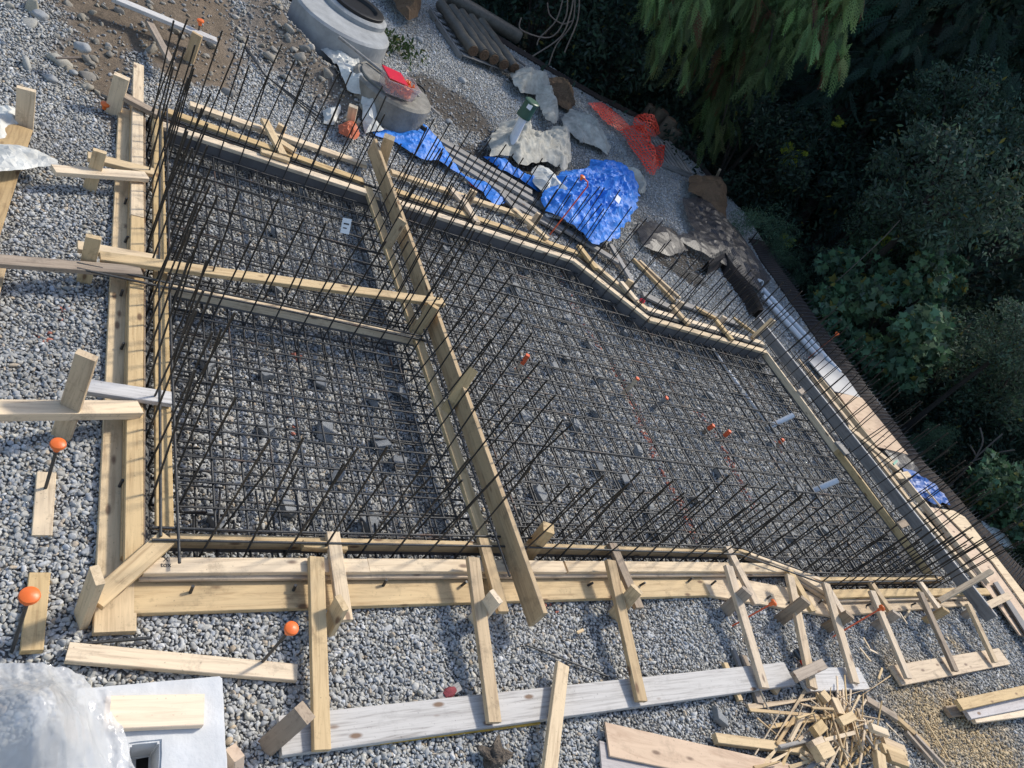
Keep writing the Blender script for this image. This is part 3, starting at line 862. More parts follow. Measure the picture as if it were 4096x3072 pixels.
stake('stake', 'fresh timber upright under the plastic sheet near the orange bag', W(1397, 507), W(1414, 425, 0.33), 0.1, 0.04, fresh, yaw=1.2)
simple('offcut', 'offcut board resting on the two far rails near the left brace', 'timber', (1045, 600), (1160, 638), 0.16, 0.16, 0.07, 0.03, fresh)

# planks lying in front
board('ground_plank', 'long silver grey weathered plank lying in front under the kicker braces', 'plank', W(1114, 2862, 0.05), W(3135, 2648, 0.06), 0.19, 0.042, grey_w, side=1)
board('yellow_strip', 'yellow foam strip peeking from under the long grey plank', 'strip', W(1430, 2975, 0.02), W(2160, 2885, 0.02), 0.03, 0.02, yellow_foam)
board('ground_plank', 'short silver grey plank with cut ends beside the spray can', 'plank', W(3185, 2670, 0.055), W(3432, 2668, 0.055), 0.2, 0.038, grey_w, side=1)
board('ground_plank', 'beige board lying under the last three kicker braces', 'plank', W(3560, 2662, 0.045), W(3995, 2592, 0.045), 0.19, 0.03, tan, side=1)
simple('crossing_timber', 'fresh two by four propped across the long grey plank at the bottom of the photo', 'timber', (2255, 2655), (2200, 3110), 0.13, 0.12, 0.089, 0.04, fresh)
stake('stake', 'short leaning brown stake at the left end of the long grey plank', W(1080, 2975), W(1220, 2850, 0.27), 0.10, 0.07, brown, yaw=0.6)
simple('offcut', 'dark offcut block laid on the fifth kicker brace', 'timber', (3185, 2705), (3300, 2652), 0.2, 0.2, 0.085, 0.04, brown)
simple('offcut', 'offcut sticking out from under the long grey plank, left of the pair', 'timber', (2903, 2650), (2965, 2800), 0.03, 0.03, 0.05, 0.03, fresh)
simple('offcut', 'grey offcut under the long grey plank near its right end, thinner', 'timber', (2940, 2598), (2975, 2700), 0.03, 0.03, 0.04, 0.03, old_w)
simple('offcut', 'round-edged grey brown offcut under the long grey plank, thicker', 'timber', (2975, 2620), (3045, 2812), 0.035, 0.035, 0.07, 0.035, brown)
simple('offcut', 'triangular-looking offcut at the right tip of the long grey plank', 'timber', (3145, 2690), (3100, 2765), 0.03, 0.03, 0.06, 0.03, tan)
board('plywood_strip', 'long ripped plywood strip with orange grain lying at the bottom of the photo', 'plywood', W(2430, 2955, 0.05), W(3330, 3150, 0.05), 0.21, 0.015, ply)
board('plywood_strip', 'pale plywood piece under the ripped plywood strip', 'plywood', W(2405, 3040, 0.03), W(2950, 3200, 0.03), 0.24, 0.015, ply_grey)
simple('offcut', 'two by four offcut pointing into the scrap wood pile from the left', 'timber', (2868, 2950), (3252, 3000), 0.05, 0.055, 0.07, 0.045, fresh)

# ------------------------------------------------------------------ capped pins, stubs
def cap_mesh_prof(): return [(0.010, -0.045), (0.016, -0.045), (0.018, -0.012), (0.034, -0.008), (0.037, 0.002), (0.034, 0.012), (0.022, 0.019), (0.0001, 0.021)]
def pin(label, base, top, r=0.0085, s=1.0, mat=None):
    e = empty('rebar_pin', base, label, 'rebar pin')
    tube('shaft', None, None, [base + Vector((0, 0, -0.1)), top], r, mat or rebar_m, parent=e, n=8)
    d = (top - base).normalized()
    q = d.to_track_quat('Z', 'Y').to_matrix().to_4x4()
    lathe('safety_cap', [(a * s, z * s) for a, z in cap_mesh_prof()], orange, Matrix.Translation(top + d * 0.015) @ q, parent=e, n=20)
    return e
def pinpx(label, b, t, zb=0.03, **k):
    B = W(*b, zb); return pin(label, B, vtop(B, *t), **k)
pinpx('orange-capped rebar pin through the half-buried board at the left', (183, 1950), (230, 1785))
pinpx('orange-capped rebar pin at the left edge, just above the plastic sheet', (52, 2590), (115, 2392), s=1.1)
pinpx('orange-capped rebar pin in the right end of the near ground board', (1045, 2648), (1160, 2520))
pinpx('orange-capped pin at the far end of the grey board on the earth bank', (797, 125), (801, 90), zb=0.3)
B = W(415, 440, 0.0); pin('low orange-capped pin at the foot of the stake by the earth bank', B, B + Vector((0, 0, 0.04)))
B = W(2925, 2502); pin('orange-painted marker rod beside the fourth kicker brace', B, W(3088, 2414, 0.33), mat=orange_paint, r=0.007, s=0.9)
B = W(3320, 2553); pin('orange-painted marker rod beside the seventh kicker brace', B, W(3522, 2435, 0.36), mat=orange_paint, r=0.007, s=0.9)
B = W(3230, 1435); pin('orange-painted marker rod by the white pipes on the right', B, W(3346, 1337, 0.5), mat=orange_paint, r=0.008)
e = empty('marker_rod', W(2199, 939), 'bent orange marker rod with orange cap in front of the blue tarp heap', 'rebar pin')
p1 = W(2350, 745, 0.85); p2 = W(2330, 708, 0.92)
tube('rod', None, None, [W(2199, 939, 0.0), p1, p1 + (p2 - p1) * 0.25 + Vector((0, 0, 0.03)), p2], 0.009, orange_paint, parent=e, n=6)
lathe('safety_cap', cap_mesh_prof(), orange, Matrix.Translation(p2), parent=e, n=16)
stub = None
for i, (x, y) in enumerate([(498, 815), (491, 970), (484, 1180), (480, 1395), (469, 1950), (528, 495), (762, 2380), (1182, 2362), (1538, 2350), (1842, 2338), (2345, 2335), (2553, 2338), (2750, 2333), (2848, 2338), (3070, 2392), (3160, 2414), (3280, 2415), (3460, 2420), (3640, 2416), (3727, 2410)]):
    b = W(x, y, 0.038)
    if stub is None:
        stub = tube('rebar_stub', None, None, [b + Vector((0, 0, -0.1)), b + Vector((0.003, 0, 0.055))], 0.0095, rebar_m, n=8); o = stub
        stub.data.name = 'rebar_stub'
    else:
        o = stub.copy(); link(o); o.location = b + Vector((0, 0, -0.1)); o.rotation_euler = (nr.uniform(-.15, .15), nr.uniform(-.15, .15), 0)
    left = i < 6
    tag(o, 'short rebar stub poking up through the wide flat board left of the left form' if left else 'short rebar stub poking up through the wide flat boards along the front form', 'rebar stub', 'rebar stubs in the left base board' if left else 'rebar stubs in the front base boards')

# ------------------------------------------------------------------ rebar mats
def mat_grid(label, x0, x1, y0, y1, sp, jx=0.03, skip=None, ylim=None):
    e = empty('rebar_mat', Vector((x0, y0, -0.1)), label, 'rebar mat')
    def bar(a, b):
        m_ = (Vector(a) + Vector(b)) / 2 + Vector((0, 0, -0.008 + nr.uniform(-0.006, 0.004)))
        tube('bar', None, None, [a, m_, b], 0.0078, rebar_m, parent=e, n=5)
    for lay, z in ((0, -0.075), (1, 0.0)):
        off = 0.0 if lay == 0 else sp * 0.42
        x = x0 + 0.06 + off
        while x < x1 - 0.03:
            ya, yb = y0, y1
            if ylim: ya, yb = ylim(x)
            d = nr.normal(0, 0.012)
            bar((x + nr.normal(0, jx * 0.4), ya, z), (x + d + nr.normal(0, jx * 0.4), yb, z + 0.004))
            x += sp + nr.normal(0, 0.008)
        y = y0 + 0.05 + off
        while y < y1 - 0.03:
            xa, xb = x0, x1
            if skip: xa, xb = skip(y)
            bar((xa, y + nr.normal(0, jx * 0.4), z + 0.017), (xb, y + nr.normal(0, jx * 0.4), z + 0.017))
            y += sp + nr.normal(0, 0.008)
    return e
mat_grid('two-layer grid of tied rebar in the smaller two-part cell', 0.86, 2.98, 2.22, 6.44, 0.2)
def yl(x):
    top = 6.44 if x < 5.75 else (6.44 - (x - 5.75) * 0.9 if x < 6.65 else 5.62)
    bot = 2.22 if x < 6.4 else (2.22 - (x - 6.4) * 0.6 if x < 6.95 else 1.92)
    return bot, top
def xl(y):
    return 3.1, (9.25 if y < 5.6 else 6.65 - (y - 5.6) * 1.05)
mat_grid('two-layer grid of tied rebar in the big cell with survey pegs', 3.1, 9.2, 1.95, 6.44, 0.212, skip=xl, ylim=yl)

# ------------------------------------------------------------------ dowels: bent bars standing out of the mats
def dowel_mesh(h, leg):
    r = 0.06
    pts = [Vector((leg, 0, 0)), Vector((r, 0, 0))] + [Vector((r - r * math.sin(t), 0, r - r * math.cos(t))) for t in (0.5, 1.05)] + [Vector((0, 0, r)), Vector((0, 0, h))]
    vs, fs = tubemesh(pts, 0.0074, 6)
    me = bpy.data.meshes.new('rebar_dowel'); me.from_pydata([tuple(v) for v in vs], [], fs); me.materials.append(rebar_m)
    me.polygons.foreach_set('use_smooth', [True] * len(me.polygons)); me.update()
    return me
dm = {'tall': [dowel_mesh(h, 0.32) for h in (1.11, 1.14, 1.17, 1.2)], 'low': [dowel_mesh(h, 0.32) for h in (0.68, 0.71, 0.74, 0.77)], 'mid': [dowel_mesh(h, 0.3) for h in (0.98, 1.03, 1.07)]}
ndow = 0
def dowel_row(pts, sp, kind, label, group, legdir, z=-0.06, lean=0.035, offs=0.5, jit=0.02):
    """legdir: horizontal direction of the foot"""
    global ndow
    pts = [Vector((*p, z)) for p in pts]
    lens = [(pts[i + 1] - pts[i]).length for i in range(len(pts) - 1)]
    s = sp * offs
    while s < sum(lens):
        q = s; i = 0
        while q > lens[i]: q -= lens[i]; i += 1
        p = pts[i].lerp(pts[i + 1], q / lens[i])
        o = bpy.data.objects.new('rebar_dowel', rnd.choice(dm[kind])); link(o)
        o.location = p + Vector((nr.normal(0, jit * 0.5), nr.normal(0, jit * 0.5), nr.uniform(-0.015, 0.015)))
        o.rotation_euler = (nr.normal(0, lean), nr.normal(0, lean), math.atan2(legdir[1], legdir[0]) + nr.normal(0, 0.05))
        tag(o, label, 'rebar dowel', group)
        ndow += 1
        s += sp + nr.normal(0, 0.012)
L_ = 'dark upright rebar dowel '
dowel_row([(0.98, 2.235), (3.0, 2.235)], 0.235, 'tall', L_ + 'between the front forms, left of the divider plank, taller line', 'tall dowels between the front forms, left cell', (0, 1))
dowel_row([(3.15, 2.24), (6.35, 2.23), (6.9, 1.93), (9.4, 1.92)], 0.21, 'tall', L_ + 'between the front forms, right of the divider plank, taller line', 'tall dowels between the front forms, right cell', (0, 1))
dowel_row([(1.05, 2.44), (2.9, 2.44)], 0.235, 'low', L_ + 'just inside the front inner form, left cell, shorter line', 'short dowels inside the front form, left cell', (0, 1), offs=0.8)
dowel_row([(3.2, 2.44), (5.9, 2.42), (6.85, 2.13), (9.2, 2.12)], 0.21, 'low', L_ + 'just inside the front inner form, right cell, shorter line', 'short dowels inside the front form, right cell', (0, 1), offs=0.8)
dowel_row([(0.84, 2.45), (0.84, 6.6)], 0.22, 'tall', L_ + 'between the left outer form and the left inner form', 'tall dowels along the left form', (1, 0))
dowel_row([(0.99, 2.5), (0.99, 6.4)], 0.22, 'mid', L_ + 'just inside the left inner form', 'dowels inside the left inner form', (1, 0), offs=0.3)
dowel_row([(1.1, 6.625), (2.9, 6.63)], 0.2, 'tall', L_ + 'between the far forms, left of the divider plank', 'tall dowels between the far forms, left cell', (0, -1))
dowel_row([(1.15, 6.42), (2.85, 6.42)], 0.2, 'mid', L_ + 'rising in front of the dark far panel, left cell', 'dowels before the far panel, left cell', (0, -1))
dowel_row([(3.15, 6.64), (5.85, 6.62), (6.68, 5.81), (9.0, 5.83)], 0.2, 'tall', L_ + 'between the far forms, right of the divider plank', 'tall dowels between the far forms, right cell', (0, -1))
dowel_row([(3.2, 6.42), (5.72, 6.42), (6.6, 5.6), (9.0, 5.6)], 0.2, 'mid', L_ + 'rising in front of the dark far panel, right cell', 'dowels before the far panel, right cell', (0, -1))
dowel_row([(9.50, 2.05), (9.26, 5.6)], 0.17, 'tall', L_ + 'between the right inner rail and the dark plank', 'tall dowels left of the dark right plank', (-1, 0))
dowel_row([(9.98, 1.95), (9.72, 5.9)], 0.17, 'tall', L_ + 'outside the dark plank on the right side', 'tall dowels right of the dark right plank', (-1, 0))
dowel_row([(1.15, 4.42), (2.9, 4.42)], 0.2, 'mid', L_ + 'on the far side of the mid-cell divider rail', 'dowels behind the mid-cell rail', (0, 1))
dowel_row([(1.2, 4.27), (2.9, 4.27)], 0.22, 'low', L_ + 'on the near side of the mid-cell divider rail', 'dowels before the mid-cell rail', (0, -1))
dowel_row([(2.86, 2.7), (2.84, 6.3)], 0.22, 'mid', L_ + 'left of the divider plank and its pale rail', 'dowels left of the divider plank', (-1, 0))
dowel_row([(3.19, 2.5), (3.17, 6.4)], 0.17, 'tall', L_ + 'close along the right side of the divider plank', 'dowels right of the divider plank', (1, 0))
print('dowels', ndow)

# long horizontal bars tied to the dowels
def lbar(label, pts, r=0.0085):
    tube('horizontal_bar', label, 'rebar', pts, r, rebar_m, n=6)
lbar('long rebar tied along the front inner form on its inner side', [W(607, 2109, 0.16), W(1100, 2127, 0.15), W(1990, 2146, 0.15), W(2960, 2190, 0.15), W(3230, 2290, 0.15), W(3760, 2300, 0.15)])
lbar('long rebar tied along the front inner form on its outer side', [W(607, 2159, 0.17), W(1100, 2169, 0.16), W(1990, 2185, 0.16), W(2960, 2217, 0.16), W(3280, 2330, 0.16), W(3800, 2322, 0.16)])
lbar('long rebar running along the left inner form above its timber', [W(640, 420, 0.17), W(637, 1100, 0.17), W(643, 2145, 0.17)])
lbar('long rebar with projecting end along the inner side of the left inner form', [W(668, 420, 0.17), W(682, 1300, 0.16), W(718, 2252, 0.17)])
lbar('upper long rebar on the mid-cell rail, reaching out left past the form', [W(308, 1052, 0.2), W(630, 1122, 0.17), W(1100, 1215, 0.15), W(1690, 1345, 0.14)])
lbar('lower long rebar on the mid-cell rail, reaching out left past the form', [W(308, 1073, 0.2), W(617, 1140, 0.16), W(1100, 1232, 0.14), W(1700, 1362, 0.13)])
lbar('long rebar tied beside the divider plank, left of its face', [Vector((2.98, 6.9, 0.2)), Vector((3.0, 4.5, 0.18)), Vector((3.02, 2.0, 0.2))])
lbar('long rebar tied right of the divider plank, bending out over the front form', [Vector((3.16, 6.9, 0.25)), Vector((3.18, 4.5, 0.24)), Vector((3.19, 2.2, 0.24)), Vector((3.18, 1.85, 0.23))])
for k, yo in enumerate((6.57, 6.60, 6.655, 6.68)):
    lbar(['first', 'second', 'third', 'fourth'][k] + ' long rebar from the near side lying between the far forms', [Vector((0.9, yo, 0.1)), Vector((3, yo + .01, 0.09)), Vector((5.82, yo, 0.1)), Vector((6.7, yo - 0.86, 0.1)), Vector((9.2, yo - 0.84, 0.1))], 0.007)
for k, xo in enumerate((9.28, 9.46, 9.88, 10.02)):
    lbar(['first', 'second', 'third', 'fourth'][k] + ' long rebar from the left running along the right side forms', [Vector((xo, 5.9, 0.14)), Vector((xo, 3.9, 0.12)), Vector((xo + 0.02, 1.9, 0.13))], 0.0075)
for k in range(5):
    a = W(2640 + k * 12, 1030 + k * 12, 0.03); b = W(2830 + k * 8 - 20, 1115 + k * 10, 0.03)
    tube('loose_rebar', ['topmost', 'second', 'third', 'fourth', 'lowest'][k] + ' of five loose rebars lying on the gravel beyond the far form', 'rebar', [a, b], 0.008, rebar_m, n=5)
for k in range(3):
    tube('loose_rebar', ['leftmost', 'middle', 'rightmost'][k] + ' of three thin rebars lying at the foot of the stony ridge', 'rebar', [W(850 + k * 10, 0 + k * 4, 0.12), W(1050 + k * 6, 290 + k * 7, 0.06), W(1278 + k * 9, 487 - k * 9, 0.04)], 0.008, rebar_m, n=5)

# ------------------------------------------------------------------ paver pieces holding up the mats
def chunk_mesh():
    bm = bmesh.new()
    bmesh.ops.create_cube(bm, size=1)
    for v in bm.verts:
        v.co = Vector((v.co.x * rnd.uniform(0.6, 1.15), v.co.y * rnd.uniform(0.75, 1.1), v.co.z * rnd.uniform(0.85, 1.05)))
    p = Vector((rnd.uniform(0.1, 0.35), rnd.uniform(-0.1, 0.2), rnd.uniform(-.1, .2)))
    bmesh.ops.bisect_plane(bm, geom=bm.verts[:] + bm.edges[:] + bm.faces[:], plane_co=p, plane_no=Vector((1, rnd.uniform(-.8, .8), rnd.uniform(-.5, .9))), clear_outer=True)
    bmesh.ops.holes_fill(bm, edges=bm.edges[:])
    bmesh.ops.bevel(bm, geom=bm.edges[:], offset=0.03, segments=1, affect='EDGES')
    me = bpy.data.meshes.new('paver_piece'); bm.to_mesh(me); bm.free(); me.materials.append(paver); return me
chunks = [chunk_mesh() for _ in range(8)]
BR = [(445, 790), (575, 812), (690, 825), (810, 872), (865, 860), (570, 928), (817, 960), (600, 627), (592, 503), (652, 421), (700, 935), (470, 1130), (618, 1097), (727, 1032), (860, 1005), (800, 1140),
      (1160, 1070), (1125, 905), (1190, 800), (1220, 775), (1290, 822), (1285, 895), (1240, 920), (1292, 1015), (1350, 1042), (1110, 626), (1095, 686), (1220, 691), (1140, 590), (965, 590), (958, 541), (1530, 860), (1375, 978), (1420, 1155),
      (1550, 1020), (1665, 965), (1600, 940), (1460, 770), (1465, 797), (1640, 790), (1600, 852), (1400, 1100), (1712, 1165), (1500, 1080), (1350, 720), (1270, 745), (1720, 1060), (1780, 1150), (1700, 900), (1560, 740)]
for i, (x, y) in enumerate(BR):
    p = W(x * 1.8517, y * 1.8517, -0.13)
    o = bpy.data.objects.new('paver_piece', chunks[i % 8]); link(o)
    o.location = p + Vector((0, 0, 0.025)); s = rnd.uniform(0.85, 1.15)
    o.scale = (0.14 * s, 0.095 * s, 0.07 * s)
    o.rotation_euler = (nr.normal(0, .12), nr.normal(0, .12), nr.uniform(0, 6.28))
    left = p.x < 3.0
    tag(o, 'broken grey concrete paver piece propping the rebar mat in the ' + ('smaller two-part' if left else 'big') + ' cell', 'paver piece', 'paver pieces under the ' + ('left' if left else 'right') + ' mat')
o = bpy.data.objects.new('paver_piece', chunks[2]); link(o); o.location = W(2880, 2862, 0.02); o.scale = (.13, .1, .06); o.rotation_euler = (0, 0, 1)
tag(o, 'broken dark paver piece alone on the gravel left of the scrap wood pile', 'paver piece')

# pegs with orange tops inside the right cell
pegl = ['orange-topped survey peg nearest the divider plank', 'tall peg with orange top beside the orange paint line, middle of the right cell', 'peg with pale orange top just right of the tall middle peg', 'red orange peg with a pointed paint edge, left of the far pair', 'red orange peg, right of the far pair', 'small bright orange peg between the two white pipe stubs']
for i, (b, t) in enumerate([((2070, 1482), (2112, 1420)), ((2497, 1572), (2552, 1512)), ((2617, 1625), (2669, 1590)), ((2816, 1728), (2855, 1701)), ((2880, 1760), (2920, 1724)), ((3107, 1782), (3133, 1757))]):
    B = W(*b, -0.12); Tp = vtop(B, *t)
    e = empty('survey_peg', B, pegl[i], 'peg')
    d = Tp - B
    fr_ = frame(B + Vector((0, 0, -0.05)), B + d * (0.45 if i in (0, 3, 4, 5) else 0.92), Vector((0.5, 1, 0)).normalized())
    L = (B + Vector((0, 0, -0.05)) - (B + d * (0.45 if i in (0, 3, 4, 5) else 0.92))).length
    vs, fs = boxmesh(L, -0.019, 0.019, -0.019, 0.019, c=0.002)
    mesh_obj('shaft', vs, fs, [tan, tan, old_w, brown, brown, brown][i], e, fr_)
    vs, fs = boxmesh((d.length + 0.05) - L, -0.0195, 0.0195, -0.0195, 0.0195, c=0.002)
    mesh_obj('painted_top', vs, fs, orange_paint, e, frame(B + (Tp - B) * (0.45 if i in (0, 3, 4, 5) else 0.92), Tp, Vector((0.5, 1, 0)).normalized()))

# white pipes
def pipe(label, a, b, r, mat=None, cat='pipe', name='pvc_pipe', n=16):
    return tube(name, label, cat, [a, b], r, mat or white_pvc, n=n)
pipe('white pvc pipe stub sticking up from the mat, upper of the two on the right', W(3070, 1710, -0.13), W(3172, 1661, 0.13), 0.035)
pipe('white pvc pipe stub sticking up from the mat, lower of the two on the right', W(3245, 1966, -0.13), W(3350, 1922, 0.13), 0.035)
tube('pvc_pipe', 'long thin white pipe lying on the gravel under the right mat', 'pipe', [W(2835, 1375, -0.115), W(2970, 1565, -0.115), W(3062, 1685, -0.115)], 0.024, white_pvc, n=10)
pipe('long white pipe lying beside the retaining edge, outermost and longest', W(3034, 1139, 0.06), W(3359, 1492, 0.06), 0.045)
pipe('shorter white pipe lying parallel just left of the longest one', W(3052, 1186, 0.06), W(3267, 1423, 0.06), 0.045)
pipe('thin short white pipe leading into the black mesh', W(2984, 1092, 0.05), W(3047, 1168, 0.05), 0.03)
lathe_m = Matrix.Translation(W(3030, 1127, 0.12)) @ Matrix.Rotation(1.2, 4, 'X')
o = lathe('pipe_coupling', [(0.05, 0), (0.06, 0), (0.06, 0.09), (0.045, 0.09), (0.045, 0.01), (0.001, 0.01)], white_pvc, lathe_m, n=20); tag(o, 'small white pipe coupling lying by the end of the long pipe', 'pipe fitting')
pipe('short white pipe lying on the blue tarp beside the old lumber', W(2185, 862, 0.1), W(2240, 868, 0.1), 0.03)

# green capped standpipe
B = W(2012, 640); e = empty('standpipe', B, 'upright white pipe with green plastic cap among the grey sheets', 'standpipe')
tp = vtop(B, 2102, 452)
tube('pipe', None, None, [B, tp], 0.06, white_pvc, parent=e, n=24)
cap = lathe('green_cap', [(0.105, -0.02), (0.108, 0.0), (0.103, 0.02), (0.096, 0.19), (0.106, 0.2), (0.108, 0.225), (0.09, 0.235), (0.001, 0.235)], green_cap, Matrix.Translation(tp - Vector((0, 0, 0.04))), parent=e, n=28)
vs, fs = boxmesh(0.07, -0.035, 0.035, 0, 0.002, c=0.0005)
mesh_obj('sticker', vs, fs, paper, e, frame(tp + Vector((-0.077, -0.066, 0.13)), tp + Vector((-0.077 + .7 * .05, -0.066 - .7 * .05, 0.13)) , Vector((-0.7, -0.7, 0.1)).normalized()))

# ------------------------------------------------------------------ near corner: concrete pad, block, plastic
def prism(name, poly, z0, z1, mat, parent=None, c=0.012, label=None, cat=None, hole=None):
    bm = bmesh.new()
    vs = [bm.verts.new((p[0], p[1], z1)) for p in poly]
    f = bm.faces.new(vs)
    if f.normal.z < 0: bmesh.ops.reverse_faces(bm, faces=[f])
    r = bmesh.ops.extrude_face_region(bm, geom=[f])
    for v in r['geom']:
        if isinstance(v, bmesh.types.BMVert): v.co.z = z0
    bmesh.ops.recalc_face_normals(bm, faces=bm.faces[:])
    if c: bmesh.ops.bevel(bm, geom=[e for e in bm.edges], offset=c, segments=2, affect='EDGES')
    o0 = Vector((poly[0][0], poly[0][1], z0)) if parent is None else Vector((0, 0, 0))
    bmesh.ops.translate(bm, verts=bm.verts, vec=-o0)
    me = bpy.data.meshes.new(name); bm.to_mesh(me); bm.free(); me.materials.append(mat)
    o = link(bpy.data.objects.new(name, me))
    if parent is not None:
        o.parent = parent; o.location = -parent.location
    else:
        o.location = o0; tag(o, label, cat)
    return o
zp = 0.30
pc = [W(*p, zp) for p in [(300, 2752), (890, 2702), (914, 3120), (250, 3300)]]
e = empty('concrete_block', Vector((pc[1].x, pc[1].y, 0)), 'white concrete block top at the lower left corner, partly under plastic', 'concrete block')
hx = [W(*p, zp) for p in [(522, 2978), (640, 2965), (636, 3120), (512, 3120)]]
oc_ = pc
def ringmesh(outer, inner, z0, zf, z1):
    bm = bmesh.new()
    O1 = [bm.verts.new((v.x, v.y, z1)) for v in outer]; I1 = [bm.verts.new((v.x, v.y, z1)) for v in inner]
    O0 = [bm.verts.new((v.x, v.y, z0)) for v in outer]; I0 = [bm.verts.new((v.x, v.y, zf)) for v in inner]
    n = len(outer)
    for i in range(n):
        j = (i + 1) % n
        bm.faces.new((O1[i], O1[j], I1[j], I1[i])); bm.faces.new((O0[i], O0[j], O1[j], O1[i])); bm.faces.new((I1[i], I1[j], I0[j], I0[i]))
    bm.faces.new(I0)
    bmesh.ops.recalc_face_normals(bm, faces=bm.faces[:])
    bmesh.ops.subdivide_edges(bm, edges=[e for e in bm.edges], cuts=14, use_grid_fill=True)
    for v in bm.verts:
        q = noise.noise_vector(v.co * 14) * 0.0035; v.co += q
    bmesh.ops.bevel(bm, geom=[e for e in bm.edges if len(e.link_faces) == 2 and e.calc_face_angle(0) > 0.8], offset=0.008, segments=2, affect='EDGES')
    bmesh.ops.translate(bm, verts=bm.verts, vec=-Vector((e.location.x, e.location.y, 0)))
    me = bpy.data.meshes.new('body'); bm.to_mesh(me); bm.free(); me.materials.append(conc_white)
    o = link(bpy.data.objects.new('body', me)); o.parent = e
ringmesh(pc, [hx[0], hx[1], hx[2], hx[3]], 0, 0.14, zp)
hb = W(595, 3040, 0.142)
vs, fs = boxmesh(0.14, -0.05, 0.05, 0, 0.004, c=0.001)
mesh_obj('dark_opening', vs, fs, dark_hole, e, Matrix.Translation(hb + Vector((-0.05, 0, 0))))
board('timber_block', 'smooth fresh timber block lying on the white concrete block', 'timber', W(418, 2848, zp + 0.042), W(817, 2836, zp + 0.042), 0.135, 0.04, wood_mat('planed_block', (0.70, 0.49, 0.27), (0.58, 0.36, 0.17), dirt=0.08, knots=True))
stake('stake', 'broken timber end beside the right edge of the white concrete block', W(935, 3100, 0.0), W(940, 3010, 0.16), 0.08, 0.05, ply, yaw=0.4)

def ridged(p, f, seed):
    q = Vector((p[0] * f + seed * 3.1, p[1] * f - seed * 1.7, seed * 0.77))
    w = noise.noise_vector(q * 0.6) * 0.6
    return 1 - abs(noise.noise(q + w)) * 2

def crease(p, f, seed):
    q = Vector((p[0] * f + seed * 3.1, p[1] * f - seed * 1.7, seed * 0.77))
    q = q + noise.noise_vector(q * 0.7) * 0.45
    d = noise.voronoi(q)[0]
    return 0.45 * min(1.3, d[0]) + 0.55 * max(0.0, 1 - (d[1] - d[0]) * 3.2) ** 1.5

def crumple(name, label, cat, outline, z0, hgt, mat, seed=1, res=0.05, f=4.0, rag=0.02, group=None, world=False, fold=0.75, ground=False, hfun=None, thick=0.0, aniso=None, sm=False):
    if aniso is None: aniso = (seed * 1.3, 2.1)
    P = [Vector(p) if world else W(*p, z0) for p in outline]
    pts = []
    n = len(P)
    for i in range(n):
        a, b = P[i], P[(i + 1) % n]
        k = max(1, int((b - a).length / res))
        for j in range(k):
            p = a.lerp(b, j / k)
            q = noise.noise_vector(Vector((p.x * 5, p.y * 5, seed)))
            pts.append((p.x + q.x * rag * 2, p.y + q.y * rag * 2))
    nb = len(pts)
    X = np.array([p[0] for p in pts]); Y = np.array([p[1] for p in pts])
    gx, gy = np.meshgrid(np.arange(X.min(), X.max(), res), np.arange(Y.min(), Y.max(), res))
    gx = gx.ravel() + nr.uniform(-.3, .3, gx.size) * res; gy = gy.ravel() + nr.uniform(-.3, .3, gy.size) * res
    k = inside(pts, gx, gy)
    gx, gy = gx[k], gy[k]
    loop = pts + [pts[0]]
    dd = poly_dist(gx, gy, loop)
    k = dd > res * 0.45
    gx, gy, dd = gx[k], gy[k], dd[k]
    co = [Vector(p) for p in pts] + [Vector((a, b)) for a, b in zip(gx, gy)]
    res_ = geometry.delaunay_2d_cdt(co, [(i, (i + 1) % nb) for i in range(nb)], [], 1, 1e-5)
    vv, ff = res_[0], res_[2]
    vx = np.array([v.x for v in vv]); vy = np.array([v.y for v in vv])
    dist = poly_dist(vx, vy, loop)
    dm_ = max(dist.max(), 0.05)
    base = gh(vx, vy) if ground else np.full(len(vx), z0)
    zz = []
    for i in range(len(vx)):
        t = min(1, dist[i] / (dm_ * 0.75))
        dome = t ** 0.8
        p = (vx[i], vy[i])
        if aniso: ca, sa, sx = math.cos(aniso[0]), math.sin(aniso[0]), aniso[1]; p = ((vx[i] * ca + vy[i] * sa) / sx, (-vx[i] * sa + vy[i] * ca))
        r1 = 0.5 * ridged(p, f * 0.8, seed) + 0.5 * crease(p, f * 0.9, seed); r2 = crease(p, f * 2.1, seed + 5); r3 = crease(p, f * 4.6, seed + 9)
        if hfun: z = hfun(vx[i], vy[i]) + hgt * fold * (0.5 * r1 + 0.25 * r2 + 0.12 * r3 - 0.4)
        else: z = base[i] + 0.012 + hgt * (dome * (1 - fold) + fold * (0.3 + 0.7 * dome) * max(0, 0.6 * r1 + 0.34 * r2 + 0.2 * r3))
        zz.append(z)
    o0 = Vector((float(vx.mean()), float(vy.mean()), float(min(zz))))
    V = [(vx[i] - o0.x, vy[i] - o0.y, zz[i] - o0.z) for i in range(len(vx))]
    o = mesh_obj(name, V, [tuple(f_) for f_ in ff], mat, None, Matrix.Translation(o0), smooth=sm)
    me = o.data
    uvl = me.uv_layers.new(name='UVMap')
    li = np.zeros(len(me.loops), np.int32); me.loops.foreach_get('vertex_index', li)
    dz = np.array(zz)
    uvl.data.foreach_set('uv', np.stack([vx[li] + dz[li] * 0.5, vy[li] + dz[li] * 0.4], -1).astype(np.float32).ravel())
    return tag(o, label, cat, group)

